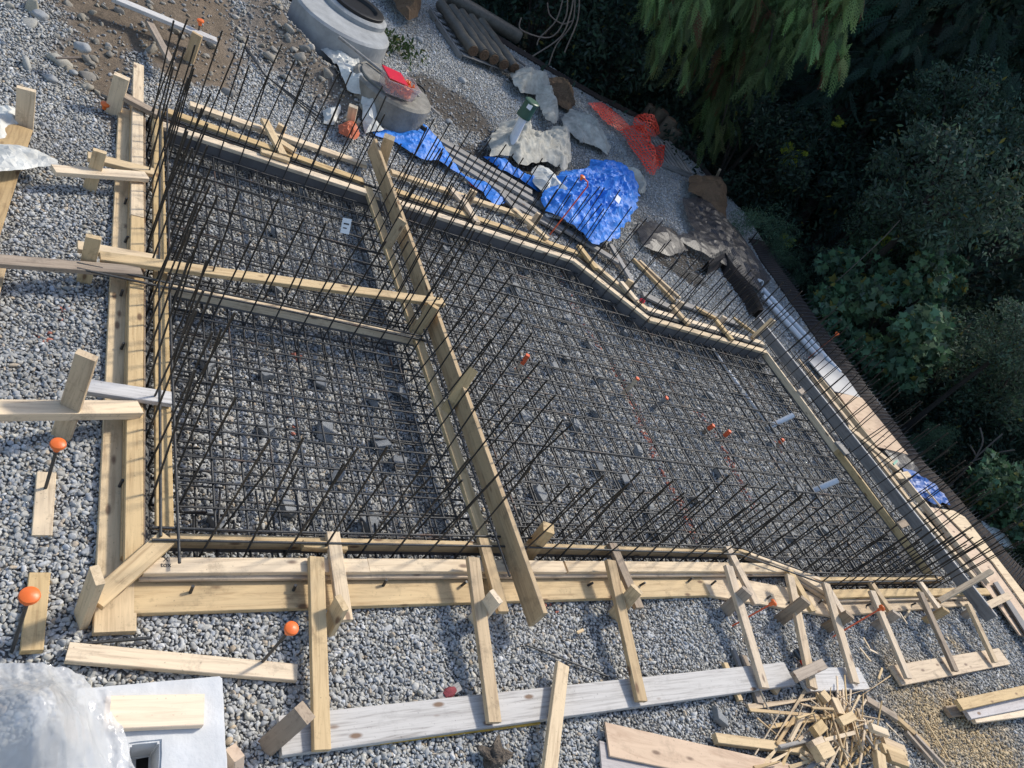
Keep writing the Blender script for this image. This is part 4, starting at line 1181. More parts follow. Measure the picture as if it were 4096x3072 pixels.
# big plastic sheet heaped at the lower left, over the pad
ph = lambda x, y: 0.36 + 0.42 * math.exp(-(((x - 0.33) / 0.17) ** 2 + ((y - 1.18) / 0.2) ** 2)) + 0.10 * math.exp(-(((x - 0.05) / 0.2) ** 2 + ((y - 1.25) / 0.3) ** 2))
crumple('plastic_sheet', 'large crumpled translucent plastic sheet heaped at the lower left corner of the photo', 'plastic sheet',
        [W(-120, 2600, 0.42), W(150, 2560, 0.6), W(300, 2570, 0.6), W(352, 2640, 0.5), W(372, 2735, 0.4), W(440, 2770, 0.34), W(430, 2850, 0.36), W(480, 2900, 0.36), W(515, 3000, 0.34), W(560, 3150, 0.34), W(-200, 3200, 0.4)],
        0.4, 0.13, clear_poly, seed=4, res=0.01, f=5.5, rag=0.008, world=True, fold=0.9, hfun=ph, aniso=(1.9, 3.2), sm=True)
crumple('plastic_sheet', 'plastic sheet wrapped round the brace at the left edge of the photo', 'plastic sheet', [(-40, 585), (60, 590), (150, 612), (232, 655), (225, 675), (150, 672), (90, 690), (-40, 700)], 0.14, 0.07, poly_white, seed=8, res=0.025, f=9, rag=0.01)
crumple('plastic_sheet', 'scrap of torn plastic at the left edge by the stubby stake', 'plastic sheet', [(-40, 430), (20, 440), (72, 450), (70, 500), (35, 530), (25, 570), (-40, 590)], 0.02, 0.09, poly_white, seed=9, res=0.03, f=9, rag=0.02)

# ------------------------------------------------------------------ string spool, spray can, driftwood
e = empty('string_spool', W(1790, 2770, 0.02), 'flat stick wound with faded red string behind the grey plank', 'string spool')
board('stick', None, None, W(1758, 2795, 0.035), W(1842, 2742, 0.035), 0.05, 0.012, old_w, parent=e)
vs, fs = [], []
a_, b_ = W(1775, 2783, 0.029), W(1820, 2757, 0.029)
mw = frame(a_, b_)
L = (b_ - a_).length
for i in range(13):
    t = i / 12
    w = 0.03 * (0.6 + 0.4 * math.sin(math.pi * t)) + 0.002 * (i % 2)
    h = 0.014 + 0.01 * math.sin(math.pi * t)
    for k in range(8):
        a = 2 * math.pi * k / 8
        vs.append((L * t, w * math.cos(a), h * math.sin(a)))
for i in range(12):
    for k in range(8): fs.append((i * 8 + k, i * 8 + (k + 1) % 8, (i + 1) * 8 + (k + 1) % 8, (i + 1) * 8 + k))
fs += [tuple(reversed(range(8))), tuple(96 + k for k in range(8))]
mesh_obj('wound_string', vs, fs, cord_m, e, mw)
a_, b_ = W(3180, 2597, 0.045), W(3222, 2655, 0.045)
e = empty('spray_can', a_, 'grey spray can with red cap lying beside the fifth kicker brace', 'spray can')
q = (b_ - a_).to_track_quat('Z', 'Y').to_matrix().to_4x4()
L = (b_ - a_).length
lathe('can_body', [(0.02, 0), (0.032, 0.006), (0.033, L * 0.6), (0.026, L * 0.68), (0.001, L * 0.69)], can_grey, Matrix.Translation(a_) @ q, parent=e, n=20)
lathe('red_cap', [(0.03, L * 0.69), (0.032, L * 0.7), (0.031, L * 1.02), (0.018, L * 1.03), (0.017, L * 0.98), (0.001, L * 0.98)], plain('red_cap', (0.8, 0.04, 0.015), 0.35, bump=0), Matrix.Translation(a_) @ q, parent=e, n=20)
def lump(name, label, cat, c, sc, mat, seed, amp=0.35, sub=4, f=2.0, spikes=None):
    bm = bmesh.new(); bmesh.ops.create_icosphere(bm, subdivisions=sub, radius=1)
    for v in bm.verts:
        q = v.co.copy()
        n_ = noise.noise(q * f + Vector((seed, 0, 0))) * amp + (1 - abs(noise.noise(Vector((q.x * 3, q.y * 9, q.z * 9)) + Vector((seed, 0, 0))))) * amp * 0.5 - amp * 0.4
        v.co = q * (1 + n_)
        if spikes:
            for d, ln, wd in spikes:
                k = max(0, q.dot(Vector(d).normalized()) - (1 - wd)) / wd
                v.co += Vector(d).normalized() * ln * k ** 1.5 * (1 + 0.5 * noise.noise(q * 12))
    bmesh.ops.scale(bm, vec=sc, verts=bm.verts)
    me = bpy.data.meshes.new(name); bm.to_mesh(me); bm.free(); me.materials.append(mat)
    me.polygons.foreach_set('use_smooth', [True] * len(me.polygons))
    o = link(bpy.data.objects.new(name, me)); o.location = c
    return tag(o, label, cat)
lump('driftwood', 'splintered chunk of rotten grey brown wood at the bottom of the photo', 'wood chunk', W(1975, 3030, 0.04), (0.065, 0.055, 0.045), drift, 3.3, amp=0.6, sub=5, f=1.6, spikes=[((0.5, 1.0, 0.3), 1.0, 0.25), ((1, -0.1, 0.3), 0.9, 0.2), ((-0.9, 0.7, 0.2), 0.6, 0.3)])

# ------------------------------------------------------------------ scrap wood pile (each stick a thing)
STK = [((2995, 2828), (3285, 2790), .045), ((3000, 2838), (3320, 2865), .03), ((3080, 2905), (3320, 2865), .035), ((3235, 2740), (3100, 2955), .03), ((3030, 2870), (3140, 2965), .02),
       ((3205, 2815), (3535, 2878), .03), ((3270, 2770), (3340, 2885), .02), ((3275, 2775), (3348, 2900), .02), ((3350, 2705), (3362, 3035), .022), ((3360, 2745), (3375, 3035), .02), ((3374, 2755), (3392, 3030), .02),
       ((3390, 2800), (3350, 2940), .02), ((3370, 3075), (3495, 2880), .032), ((3405, 3075), (3530, 2935), .03), ((3250, 2985), (3440, 2870), .03), ((3280, 3040), (3345, 2890), .022), ((3300, 3040), (3362, 2900), .02),
       ((3120, 2985), (3290, 2945), .03), ((3110, 2975), (3180, 2870), .028), ((3165, 2965), (3220, 2860), .028), ((3195, 2960), (3280, 2880), .025), ((3050, 3060), (3130, 2970), .035), ((3080, 3050), (3170, 3000), .03),
       ((3130, 3060), (3165, 2990), .03), ((3290, 2870), (3380, 2850), .025), ((3365, 2870), (3470, 2885), .02), ((3400, 2880), (3440, 3010), .02), ((3415, 2870), (3455, 3010), .018), ((3440, 3080), (3465, 2890), .025),
       ((3465, 2940), (3520, 3020), .02), ((3470, 2880), (3490, 2965), .02), ((3395, 2830), (3430, 2960), .016), ((3300, 2960), (3420, 2930), .03), ((3220, 3010), (3300, 3060), .03), ((3200, 3020), (3270, 3075), .03),
       ((3160, 3070), (3280, 3030), .03), ((3460, 2905), (3560, 2935), .03), ((3500, 2935), (3620, 2990), .03), ((3520, 2950), (3630, 3020), .03), ((3480, 3080), (3560, 2945), .028), ((3250, 2830), (3335, 2835), .022),
       ((3310, 3075), (3360, 2985), .028), ((3330, 2855), (3372, 2990), .02), ((3190, 2870), (3260, 2850), .02), ((3230, 3075), (3330, 3000), .03), ((3500, 3060), (3510, 2960), .03), ((3380, 2700), (3388, 2800), .014), ((3440, 2780), (3380, 2900), .02),
       ((3020, 3070), (3120, 3045), .03), ((3555, 3075), (3640, 3050), .03)]
for i, (p, q, w) in enumerate(STK):
    z = 0.03 + 0.14 * (i / len(STK)) * (1 if 3150 < (p[0] + q[0]) / 2 < 3520 else 0.45)
    a = W(*p, z + rnd.uniform(-.012, .02)); b = W(*q, z + rnd.uniform(-.02, .03))
    mt = rnd.choice([fresh, fresh, fresh, tan, tan, fresh, old_w])
    o = board('scrap_stick', 'thin splintered offcut in the tangled scrap wood pile at the bottom right', 'scrap wood', a, b, w, rnd.choice((0.012, 0.018, 0.025)), mt, group='sticks of the scrap wood pile', up=Vector((nr.normal(0, .25), nr.normal(0, .25), 1)).normalized())
    if rnd.random() < 0.55:   # tapered splinter end
        L = max(v.co.x for v in o.data.vertices)
        for v in o.data.vertices:
            if v.co.x > L * 0.9: v.co.y *= 0.25
for i in range(46):
    cx_, cy_ = rnd.gauss(3370, 110), rnd.gauss(2920, 80)
    a_ = rnd.gauss(1.25, 0.7) + (math.pi if rnd.random() < 0.5 else 0); l_ = rnd.uniform(30, 120)
    z = rnd.uniform(0.03, 0.12) * max(0.2, 1 - abs(cx_ - 3370) / 260)
    o = board('scrap_stick', 'thin splintered offcut in the tangled scrap wood pile at the bottom right', 'scrap wood', W(cx_ - l_ * math.cos(a_), cy_ - l_ * math.sin(a_), z + 0.02), W(cx_ + l_ * math.cos(a_), cy_ + l_ * math.sin(a_), z + rnd.uniform(0.02, .05)), rnd.uniform(0.008, 0.022), rnd.uniform(0.006, 0.016), rnd.choice([fresh, fresh, tan]), group='sticks of the scrap wood pile', up=Vector((nr.normal(0, .3), nr.normal(0, .3), 1)).normalized())
    L = max(v.co.x for v in o.data.vertices)
    for v in o.data.vertices:
        if v.co.x > L * 0.9: v.co.y *= 0.2
BL = [((3290, 2765), (3320, 2800), .09, .04), ((3340, 2790), (3370, 2855), .085, .045), ((3262, 2985), (3300, 2965), .09, .07), ((3265, 2925), (3300, 2895), .08, .05), ((3365, 2885), (3420, 2860), .07, .04), ((3540, 2965), (3625, 3000), .08, .035), ((3535, 2990), (3625, 3020), .08, .04), ((3560, 3020), (3630, 3045), .09, .045), ((3525, 3010), (3535, 3090), .09, .05), ((3280, 3010), (3330, 2990), .1, .07), ((3490, 2905), (3555, 2930), .06, .04)]
for i, (p, q, w, t) in enumerate(BL):
    board('scrap_block', 'short sawn timber block in the scrap wood pile at the bottom right', 'scrap wood', W(*p, 0.13 + 0.013 * i), W(*q, 0.137 + 0.012 * i), w, t, rnd.choice([fresh, tan, fresh]), group='blocks of the scrap wood pile')
simple('scrap_board', 'splintered brown board right of the scrap wood pile, broken near its middle', 'scrap wood', (3468, 2792), (3590, 2868), 0.06, 0.05, 0.07, 0.03, brown)
simple('scrap_board', 'pale continuation board below the splintered brown board', 'scrap wood', (3590, 2868), (3720, 2985), 0.05, 0.04, 0.06, 0.025, tan)
simple('scrap_board', 'dark narrow board leaning at the right of the scrap pile, left one', 'scrap wood', (3630, 2925), (3730, 3040), 0.06, 0.05, 0.035, 0.035, brown)
simple('scrap_board', 'dark narrow board leaning at the right of the scrap pile, right one', 'scrap wood', (3665, 2938), (3780, 3060), 0.06, 0.05, 0.035, 0.035, brown)
simple('scrap_board', 'thin slat on the sawdust pointing at the lower right', 'scrap wood', (3690, 2860), (3800, 3040), 0.03, 0.03, 0.015, 0.01, fresh)
for i, (p, q) in enumerate([((3455, 2550), (3480, 2592)), ((3440, 2590), (3485, 2645)), ((3480, 2597), (3535, 2625)), ((3530, 2672), (3515, 2715)), ((3600, 2450), (3630, 2495)), ((2310, 2530), (2335, 2518)), ((3640, 2440), (3620, 2470))]):
    simple('wood_chip', ['small splinter beside the seventh stake', 'long thin splinter on the gravel left of the beige board', 'curved pale splinter on the gravel left of the beige board', 'lens-shaped wood chip between the grey plank and the beige board', 'angular offcut by the eighth stake', 'tiny wood chip on the gravel right of the divider plank end', 'slim splinter by the seventh spacer'][i], 'wood chip', p, q, 0.03, 0.025, 0.022, 0.008, fresh)
# lumber stack at the right edge
board('stacked_board', 'top board of the short lumber stack at the right edge', 'timber', W(3840, 2818, 0.16), W(4200, 2740, 0.16), 0.1, 0.038, fresh)
board('stacked_board', 'second board of the right-edge stack, whitish with plaster', 'timber', W(3870, 2850, 0.11), W(4200, 2790, 0.11), 0.12, 0.038, ply_grey)
board('stacked_board', 'lowest and frontmost board of the right-edge lumber stack', 'timber', W(3895, 2872, 0.09), W(4200, 2835, 0.09), 0.089, 0.038, fresh)
board('stacked_board', 'dark block under the right-edge lumber stack', 'timber', W(3795, 2845, 0.045), W(3880, 2835, 0.045), 0.1, 0.04, brown)
# ------------------------------------------------------------------ right side: sheets, retaining edge
def sheet(name, label, cat, px, z, t, mat, zs=None):
    P = [W(*p, (zs[i] if zs else z)) for i, p in enumerate(px)]
    o0 = P[0].copy()
    n = len(P)
    vs = [p - o0 for p in P] + [p - o0 - Vector((0, 0, t)) for p in P]
    fs = [tuple(range(n)), tuple(reversed(range(n, 2 * n)))] + [(i, i + n, (i + 1) % n + n, (i + 1) % n) for i in range(n)]
    a = (P[1] - P[0]).cross(P[2] - P[0])
    if a.z < 0: fs = [tuple(reversed(f)) for f in fs]
    o = mesh_obj(name, vs, fs, mat, None, Matrix.Translation(o0))
    return tag(o, label, cat)
sheet('plywood_sheet', 'pinkish plywood sheet with pointed lower end beside the retaining edge', 'plywood', [(3350, 1572), (3400, 1580), (3447, 1591), (3633, 1818), (3510, 1787)], 0.1, 0.018, ply)
sheet('plywood_sheet', 'pale plywood sheet at the right edge, inner one next to the forms', 'plywood', [(3693, 2024), (3790, 2040), (3960, 2240), (4180, 2560), (4080, 2540), (3930, 2330)], 0.07, 0.018, ply)
sheet('plywood_sheet', 'pale plywood sheet at the right edge, outer one next to the retaining edge', 'plywood', [(3765, 2036), (3815, 2042), (3860, 2068), (4160, 2450), (4200, 2560), (3972, 2248)], 0.1, 0.018, fresh)
sheet('pale_panel', 'pale grey boards lying between the white pipes and the plywood sheet', 'panel', [(3235, 1440), (3290, 1408), (3300, 1440), (3380, 1500), (3442, 1590), (3400, 1580), (3340, 1565)], 0.08, 0.02, white_board)
sheet('dark_slab_edge', 'dark strip of sheet edge at the far right bottom, along the plywood', 'strip', [(3975, 2330), (3990, 2325), (4200, 2640), (4180, 2650)], 0.12, 0.02, film)
simple('timber', 'old board end lying on the blue tarp at the right', 'timber', (3590, 1905), (3640, 1895), 0.1, 0.12, 0.1, 0.03, fresh)
simple('timber', 'narrow pale strip lying across the blue tarp at the right', 'timber', (3705, 1955), (3765, 2025), 0.16, 0.14, 0.025, 0.02, fresh)
sheet('green_label_offcut', 'small offcut with green face near the point of the plywood sheet', 'timber', [(3572, 1852), (3588, 1838), (3592, 1845), (3578, 1860)], 0.14, 0.02, plain('green_face', (0.1, 0.35, 0.25), 0.6))
crumple('blue_tarp', 'small crumpled blue tarp on the right side beside the retaining edge', 'tarp', [(3598, 1872), (3650, 1892), (3700, 1922), (3742, 1942), (3745, 1965), (3772, 1986), (3790, 2020), (3730, 2020), (3672, 1985), (3636, 1942)], 0.05, 0.14, tarp2, seed=12, res=0.04, f=5)

# retaining edge: mesh-faced wall lifts, ribs and projecting wires
def strip_wall(name, label, pts, w, h, mat, ribs=0.07, wires=True, hb=0.6, cat='retaining wall'):
    """pts: world outer edge polyline; body w wide inward"""
    e = empty(name, Vector((pts[0][0], pts[0][1], 0)), label, cat)
    P = [Vector((x, y, 0)) for x, y in pts]
    L = []
    for i, p in enumerate(P):
        d = (P[min(i + 1, len(P) - 1)] - P[max(i - 1, 0)]).normalized()
        nrm = Vector((d.y, -d.x, 0))
        L.append((p, nrm))
    vs, fs = [], []
    N_ = 60
    for k in range(N_ + 1):
        t = k / N_ * (len(P) - 1); i = min(int(t), len(P) - 2); u = t - i
        p = P[i].lerp(P[i + 1], u); nn = L[i][1].lerp(L[i + 1][1], u).normalized()
        wob = noise.noise(p * 1.3) * 0.05
        q = p + nn * (w + wob)
        hh = h * (1 + noise.noise(p * 2.1) * 0.25)
        vs += [p + Vector((0, 0, -hb * 3)), p + Vector((0, 0, hh)), (p + q) / 2 + Vector((0, 0, hh * 0.75)), q + Vector((0, 0, 0.02)), q + Vector((0, 0, -0.15))]
    for k in range(N_):
        for j in range(4):
            a = k * 5 + j; fs.append((a, a + 5, a + 6, a + 1))
    mesh_obj('mesh_face', [v - e.location for v in vs], fs, mat, e, Matrix.Translation(e.location))
    if wires:
        vs, fs = [], []
        tot = sum((P[i + 1] - P[i]).length for i in range(len(P) - 1))
        n = int(tot / ribs)
        for k in range(n):
            t = k / n * (len(P) - 1); i = min(int(t), len(P) - 2); u = t - i
            p = P[i].lerp(P[i + 1], u); nn = L[i][1].lerp(L[i + 1][1], u).normalized()
            q = p + nn * w
            a, b = tubemesh([q + Vector((0, 0, 0.03)), (p + q) / 2 + Vector((0, 0, h * 0.75 + 0.02)), p + Vector((0, 0, h + 0.02)), p + Vector((0, 0, h + 0.07 + rnd.uniform(-.02, .02))) - nn * 0.02], 0.006, 3)
            o_ = len(vs); vs += a; fs += [tuple(x + o_ for x in f) for f in b]
        mesh_obj('wire_ribs', [v - e.location for v in vs], fs, rebar_m, e, Matrix.Translation(e.location))
    return e
band = plain('brown_erosion_mesh', (0.045, 0.032, 0.026), 0.9, nscale=25, amt=0.5, bump=0.8)
oe = [W(*p, 0.12)[:2] for p in [(3055, 965), (3110, 1055), (3190, 1165), (3320, 1345), (3440, 1505), (3560, 1665), (3700, 1850), (3870, 2030), (3990, 2170), (4110, 2290), (4300, 2480)]]
strip_wall('retaining_edge', 'dark brown mesh-faced edge of the retaining wall running down the right side', oe, 0.34, 0.12, band)
oe2 = [W(*p, 0.05)[:2] for p in [(1800, 30), (2000, 150), (2200, 270), (2398, 383), (2572, 467), (2700, 572), (2776, 612), (2855, 716)]]
strip_wall('retaining_edge', 'brown edging of the gravel terrace before the dark forest at the top', oe2, 0.14, 0.07, band, wires=False)
oe3 = [W(*p, 0.22)[:2] for p in [(2836, 1040), (2900, 1010), (2950, 1075), (3030, 1180), (3060, 1235)]]
strip_wall('retaining_edge', 'short brown step with black mesh above the far right gravel', oe3, 0.12, 0.22, band, ribs=0.05)
crumple('geogrid_sheet', 'large rumpled black geogrid mesh sheet by the retaining edge', 'mesh sheet', [(2721, 795), (2815, 800), (2895, 880), (2945, 925), (3000, 1000), (3080, 1120), (3040, 1175), (2950, 1110), (2860, 1045), (2745, 995), (2690, 960), (2770, 930), (2740, 870)], 0.08, 0.25, black_grid, seed=21, res=0.08, f=1.8)
crumple('geogrid_sheet', 'black geogrid mesh lying over the soil right of the blue tarp heap', 'mesh sheet', [(2540, 925), (2600, 885), (2700, 950), (2750, 1010), (2670, 1030), (2570, 990)], 0.05, 0.15, black_grid, seed=22, res=0.08, f=2)
crumple('geogrid_sheet', 'black geogrid mesh flap between the plywood point and the small blue tarp', 'mesh sheet', [(3530, 1800), (3600, 1805), (3640, 1850), (3680, 1890), (3640, 1900), (3590, 1870)], 0.05, 0.1, black_grid, seed=23, res=0.05, f=3)
crumple('coir_mat', 'brown coir mat folded over the black mesh at the retaining edge', 'coir mat', [(2751, 711), (2845, 716), (2880, 745), (2900, 776), (2898, 880), (2860, 865), (2800, 800), (2745, 780)], 0.1, 0.4, brown_tex, seed=24, res=0.07, f=2.2)
tube('pole', 'pale wooden pole end sticking up behind the brown coir mat', 'pole', [W(2860, 722), W(2880, 678, 0.3)], 0.03, tan, n=10)
crumple('plastic_sheet', 'pale tattered plastic lying outside the retaining edge at the right', 'plastic sheet', [(3910, 2080), (3960, 2110), (4040, 2180), (4060, 2200), (4020, 2195), (3950, 2150)], -0.1, 0.12, poly_white, seed=25, res=0.06, f=4)
# ------------------------------------------------------------------ far yard
# concrete chamber with iron ring
def chamber(label, c, D_, h, necks, mat, iron=None):
    e = empty('manhole_chamber', c, label, 'manhole')
    R_ = D_ / 2
    lathe('chamber_wall', [(R_ * 1.03, -0.05), (R_ * 1.03, 0.02), (R_, 0.03), (R_, h - 0.03), (R_ - 0.03, h), (0.001, h + 0.005)], mat, Matrix.Translation(c), parent=e, n=56)
    return e
c = W(1378, 66, 0.47); c.z = 0.0
e = chamber('large pale concrete manhole chamber with black iron ring at the top of the photo', c, 1.32, 0.47, None, conc)
nc = W(1425, 44, 0.5)
lathe('neck_ring', [(0.44, 0.472), (0.44, 0.53), (0.40, 0.56), (0.33, 0.56), (0.33, 0.472)], conc, Matrix.Translation((nc.x, nc.y, 0)), parent=e, n=48)
lathe('iron_ring', [(0.37, 0.561), (0.37, 0.60), (0.36, 0.605), (0.27, 0.605), (0.25, 0.56), (0.25, 0.5)], black_iron, Matrix.Translation((nc.x - 0.0, nc.y + 0.0, 0)), parent=e, n=48)
lathe('dark_shaft', [(0.32, 0.4762), (0.32, 0.4765), (0.001, 0.4765)], dark_hole, Matrix.Translation((nc.x, nc.y, 0)), parent=e, n=40)
for px in ((1503, 182), (1217, 28)):
    q = W(*px, 0.3); d = (q - Vector((c.x, c.y, 0.3))); d.z = 0; d = d.normalized(); q = Vector((c.x, c.y, 0.3)) + d * 0.65
    tube('lifting_stub', None, None, [q, q + d * 0.06], 0.03, black_iron, parent=e, n=12)
c2 = W(1579, 343, 0.42); c2.z = 0
e = chamber('low dirty concrete manhole chamber carrying the red-lidded tote', c2, 1.04, 0.42, None, conc_dirty)
lathe('cover_disc', [(0.37, 0.4255), (0.37, 0.45), (0.36, 0.455), (0.001, 0.455)], conc_dirty, Matrix.Translation((c2.x - 0.08, c2.y + 0.0, 0)), parent=e, n=44)
q = Vector((c2.x + 0.40, c2.y - 0.35, 0.2)); tube('lifting_stub', None, None, [q, q + Vector((0.06, -0.05, 0))], 0.028, black_iron, parent=e, n=12)
# tote
tc_ = W(1583, 365, 0.47); tc_.z = 0.457
clear_tub = plain('frosted_tub', (0.62, 0.52, 0.52), 0.25, nscale=4, amt=0.05, bump=0.0)
tb = clear_tub.node_tree
trn = tb.nodes.new('ShaderNodeBsdfTransparent'); mxs = tb.nodes.new('ShaderNodeMixShader'); mxs.inputs[0].default_value = 0.6
tb.links.new(tb.nodes['Principled BSDF'].outputs[0], mxs.inputs[1]); tb.links.new(trn.outputs[0], mxs.inputs[2]); tb.links.new(mxs.outputs[0], tb.nodes['Material Output'].inputs[0])
e = empty('tote', tc_, 'clear plastic tote full of orange caps with its red lid half on', 'tote')
ang = math.atan2(W(1655, 330, .47).y - W(1540, 285, .47).y, W(1655, 330, .47).x - W(1540, 285, .47).x)
rot = Matrix.Translation(tc_) @ Matrix.Rotation(ang, 4, 'Z') @ Matrix.Scale(0.88, 4)
def tub(lx, ly, h, t=0.004, flare=0.03):
    vs, fs = [], []
    for (sx, z) in ((1.0, 0), (1 + flare / (lx / 2), h)):
        for (x, y) in ((-1, -1), (1, -1), (1, 1), (-1, 1)):
            vs.append((x * (lx / 2) * sx, y * (ly / 2) * (1 + (sx - 1) * lx / ly), z))
    fs = [(3, 2, 1, 0)] + [(k, (k + 1) % 4, (k + 1) % 4 + 4, k + 4) for k in range(4)]
    o = len(vs)
    for (x, y) in ((-1, -1), (1, -1), (1, 1), (-1, 1)):   # rim
        vs.append((x * (lx / 2 + flare + 0.015), y * (ly / 2 + flare + 0.015), h)); vs.append((x * (lx / 2 + flare + 0.015), y * (ly / 2 + flare + 0.015), h - 0.015))
    for k in range(4):
        a, b = o + 2 * k, o + 2 * ((k + 1) % 4)
        fs.append((k + 4, (k + 1) % 4 + 4, b, a)); fs.append((a, b, b + 1, a + 1))
    return vs, fs
vs, fs = tub(0.42, 0.28, 0.2)
mesh_obj('tub', vs, fs, clear_tub, e, rot)
vs, fs = boxmesh(0.30, -0.17, 0.17, 0, 0.015, c=0.005)
mesh_obj('red_lid', vs, fs, red_p, e, rot @ Matrix.Translation((-0.25, 0.02, 0.208)) @ Matrix.Rotation(0.04, 4, 'Y'))
vs, fs = [], []
for i in range(110):
    r0 = Vector((rnd.uniform(-0.18, 0.2), rnd.uniform(-0.12, 0.12), rnd.uniform(0.02, 0.2)))
    m_ = Matrix.Translation(r0) @ Matrix.Rotation(rnd.uniform(0, 3), 4, 'X') @ Matrix.Rotation(rnd.uniform(0, 6), 4, 'Z')
    pr_ = [(0.012, -0.03), (0.014, 0.0), (0.026, 0.003), (0.024, 0.012), (0.001, 0.012)]
    o_ = len(vs)
    for (r_, z_) in pr_:
        for k in range(8): vs.append(m_ @ Vector((r_ * math.cos(k * .785), r_ * math.sin(k * .785), z_)))
    for a in range(4):
        for k in range(8): fs.append((o_ + a * 8 + k, o_ + a * 8 + (k + 1) % 8, o_ + (a + 1) * 8 + (k + 1) % 8, o_ + (a + 1) * 8 + k))
o = mesh_obj('orange_caps', vs, fs, orange, e, rot); o['kind'] = 'stuff'
# poles
tube('pole', 'grey wooden pole lying over the dirty manhole behind the tote', 'pole', [W(1356, 149, 0.5), W(1545, 300, 0.48), W(1660, 372, 0.47), W(1758, 460, 0.1)], 0.018, old_w, n=10)
hp = [W(1655 + 45 * math.cos(a), 352 + 22 * math.sin(a) + 18 * math.cos(a), 0.03) for a in np.linspace(-1.9, 2.2, 16)]
tube('black_hose', 'loop of black hose on the gravel right of the tote', 'hose', hp, 0.014, black_iron, n=8)
# plastic, cloth and tarps
def S(c, off, k=0.4973): return [(off[0] + x * k, off[1] + y * k) for x, y in c]
c2o, c3o, c7o = (1000, 0), (2000, 0), (2000, 750)
crumple('plastic_sheet', 'dirty white plastic sheet draped on the ground against the dirty manhole', 'plastic sheet', S([(500, 370), (630, 375), (700, 455), (900, 470), (940, 560), (965, 740), (1005, 890), (975, 1010), (1060, 1050), (950, 1060), (890, 960), (850, 850), (740, 790), (650, 650), (640, 520), (560, 440)], c2o), 0.1, 0.3, poly_white, seed=31, res=0.04, f=3.2, ground=True)
crumple('plastic_sheet', 'small dirty plastic scrap at the foot of the stony ridge by the orange bag', 'plastic sheet', S([(600, 900), (700, 870), (720, 930), (680, 1000), (610, 980)], c2o), 0.05, 0.12, poly_white, seed=32, res=0.04, f=5, ground=True)
crumple('orange_bag', 'crumpled orange plastic bag beyond the far form', 'bag', S([(690, 1020), (760, 1005), (850, 1025), (885, 1090), (820, 1135), (700, 1080)], c2o), 0.06, 0.16, orange_cloth, seed=33, res=0.025, f=8)
crumple('blue_tarp', 'long strip of blue tarp lying from the dirty manhole down to the old lumber', 'tarp', S([(950, 1055), (1090, 1050), (1240, 1040), (1350, 985), (1500, 1120), (1600, 1250), (1690, 1400), (1900, 1490), (2060, 1640), (1960, 1680), (1880, 1570), (1700, 1430), (1500, 1300), (1350, 1280), (1240, 1220), (1150, 1150), (1000, 1110)], c2o), 0.04, 0.15, tarp, seed=34, res=0.03, f=2.6, rag=0.04)
crumple('blue_tarp', 'piece of blue tarp beside the foot of the standpipe', 'tarp', S([(1870, 1290), (2000, 1285), (2110, 1360), (2230, 1440), (2420, 1560), (2300, 1560), (2150, 1450), (2000, 1370)], c2o), 0.03, 0.16, tarp, seed=35, res=0.03, f=3, rag=0.04)
heap = [(2254, 696), (2343, 690), (2358, 650), (2438, 660), (2497, 700), (2527, 735), (2553, 786), (2550, 810), (2527, 860), (2487, 910), (2450, 974), (2408, 984), (2368, 1000), (2318, 945), (2234, 890), (2169, 850), (2149, 800), (2190, 755)]
crumple('blue_tarp', 'big heap of bright blue tarp with a white tag beside the far form', 'tarp', heap, 0.12, 0.42, tarp, seed=36, res=0.028, f=1.7, fold=0.85, aniso=(0.6, 1.8), rag=0.04)
b_ = D(2472, 792, 9.6)
b_ = W(2472, 797, 0.45)
o = mesh_obj('paper_tag', [(-.06, -.045, 0), (.06, -.045, 0.004), (.06, .045, 0.006), (-.06, .045, 0.002)], [(0, 1, 2, 3)], paper, None, Matrix.Translation(b_) @ Matrix.Rotation(0.5, 4, 'X') @ Matrix.Rotation(1.1, 4, 'Z'))
tag(o, 'white paper tag lying on the big blue tarp heap', 'tag')
GF = 'grey_fabric'
crumple(GF, 'crumpled grey fabric bag around the foot of the standpipe', 'fabric sheet', [(1945, 572), (1995, 505), (2040, 500), (2075, 537), (2139, 567), (2209, 512), (2268, 542), (2283, 647), (2248, 696), (2174, 661), (2100, 671), (2065, 676), (2030, 641), (1955, 641)], 0.1, 0.42, geotex, seed=37, res=0.03, f=2.6, sm=True)
crumple('plastic_sheet', 'pale clear plastic sheet half under the blue tarp heap', 'plastic sheet', [(2115, 696), (2149, 671), (2219, 720), (2240, 766), (2285, 820), (2254, 830), (2164, 776), (2129, 736)], 0.1, 0.25, poly_white, seed=38, res=0.05, f=3)
crumple(GF, 'upright crumpled grey fabric lying above the green-capped standpipe', 'fabric sheet', S([(110, 590), (210, 640), (320, 600), (350, 680), (400, 800), (455, 970), (420, 1020), (340, 980), (300, 870), (270, 780), (150, 760), (70, 670)], c3o), 0.1, 0.42, geotex, seed=39, res=0.035, f=2.2, sm=True)
crumple(GF, 'long narrow grey fabric roll lying right of the standpipe', 'fabric sheet', S([(480, 970), (560, 880), (600, 930), (720, 1010), (800, 1080), (875, 1200), (850, 1270), (760, 1200), (620, 1160), (560, 1080), (500, 1050)], c3o), 0.05, 0.32, geotex, seed=40, res=0.03, f=2.6, sm=True)
crumple(GF, 'small grey fabric corner at the right of the blue tarp heap', 'fabric sheet', S([(980, 1350), (1080, 1400), (1165, 1480), (1155, 1570), (1110, 1570), (1060, 1450)], c3o), 0.05, 0.2, geotex, seed=41, res=0.05, f=3)
crumple('coir_mat', 'rumpled brown coir bundle between the grey fabric and the red net', 'coir mat', S([(350, 650), (430, 640), (560, 740), (598, 860), (540, 905), (450, 860), (390, 740)], c3o), 0.05, 0.32, brown_tex, seed=42, res=0.05, f=3.4, aniso=(2.2, 4))
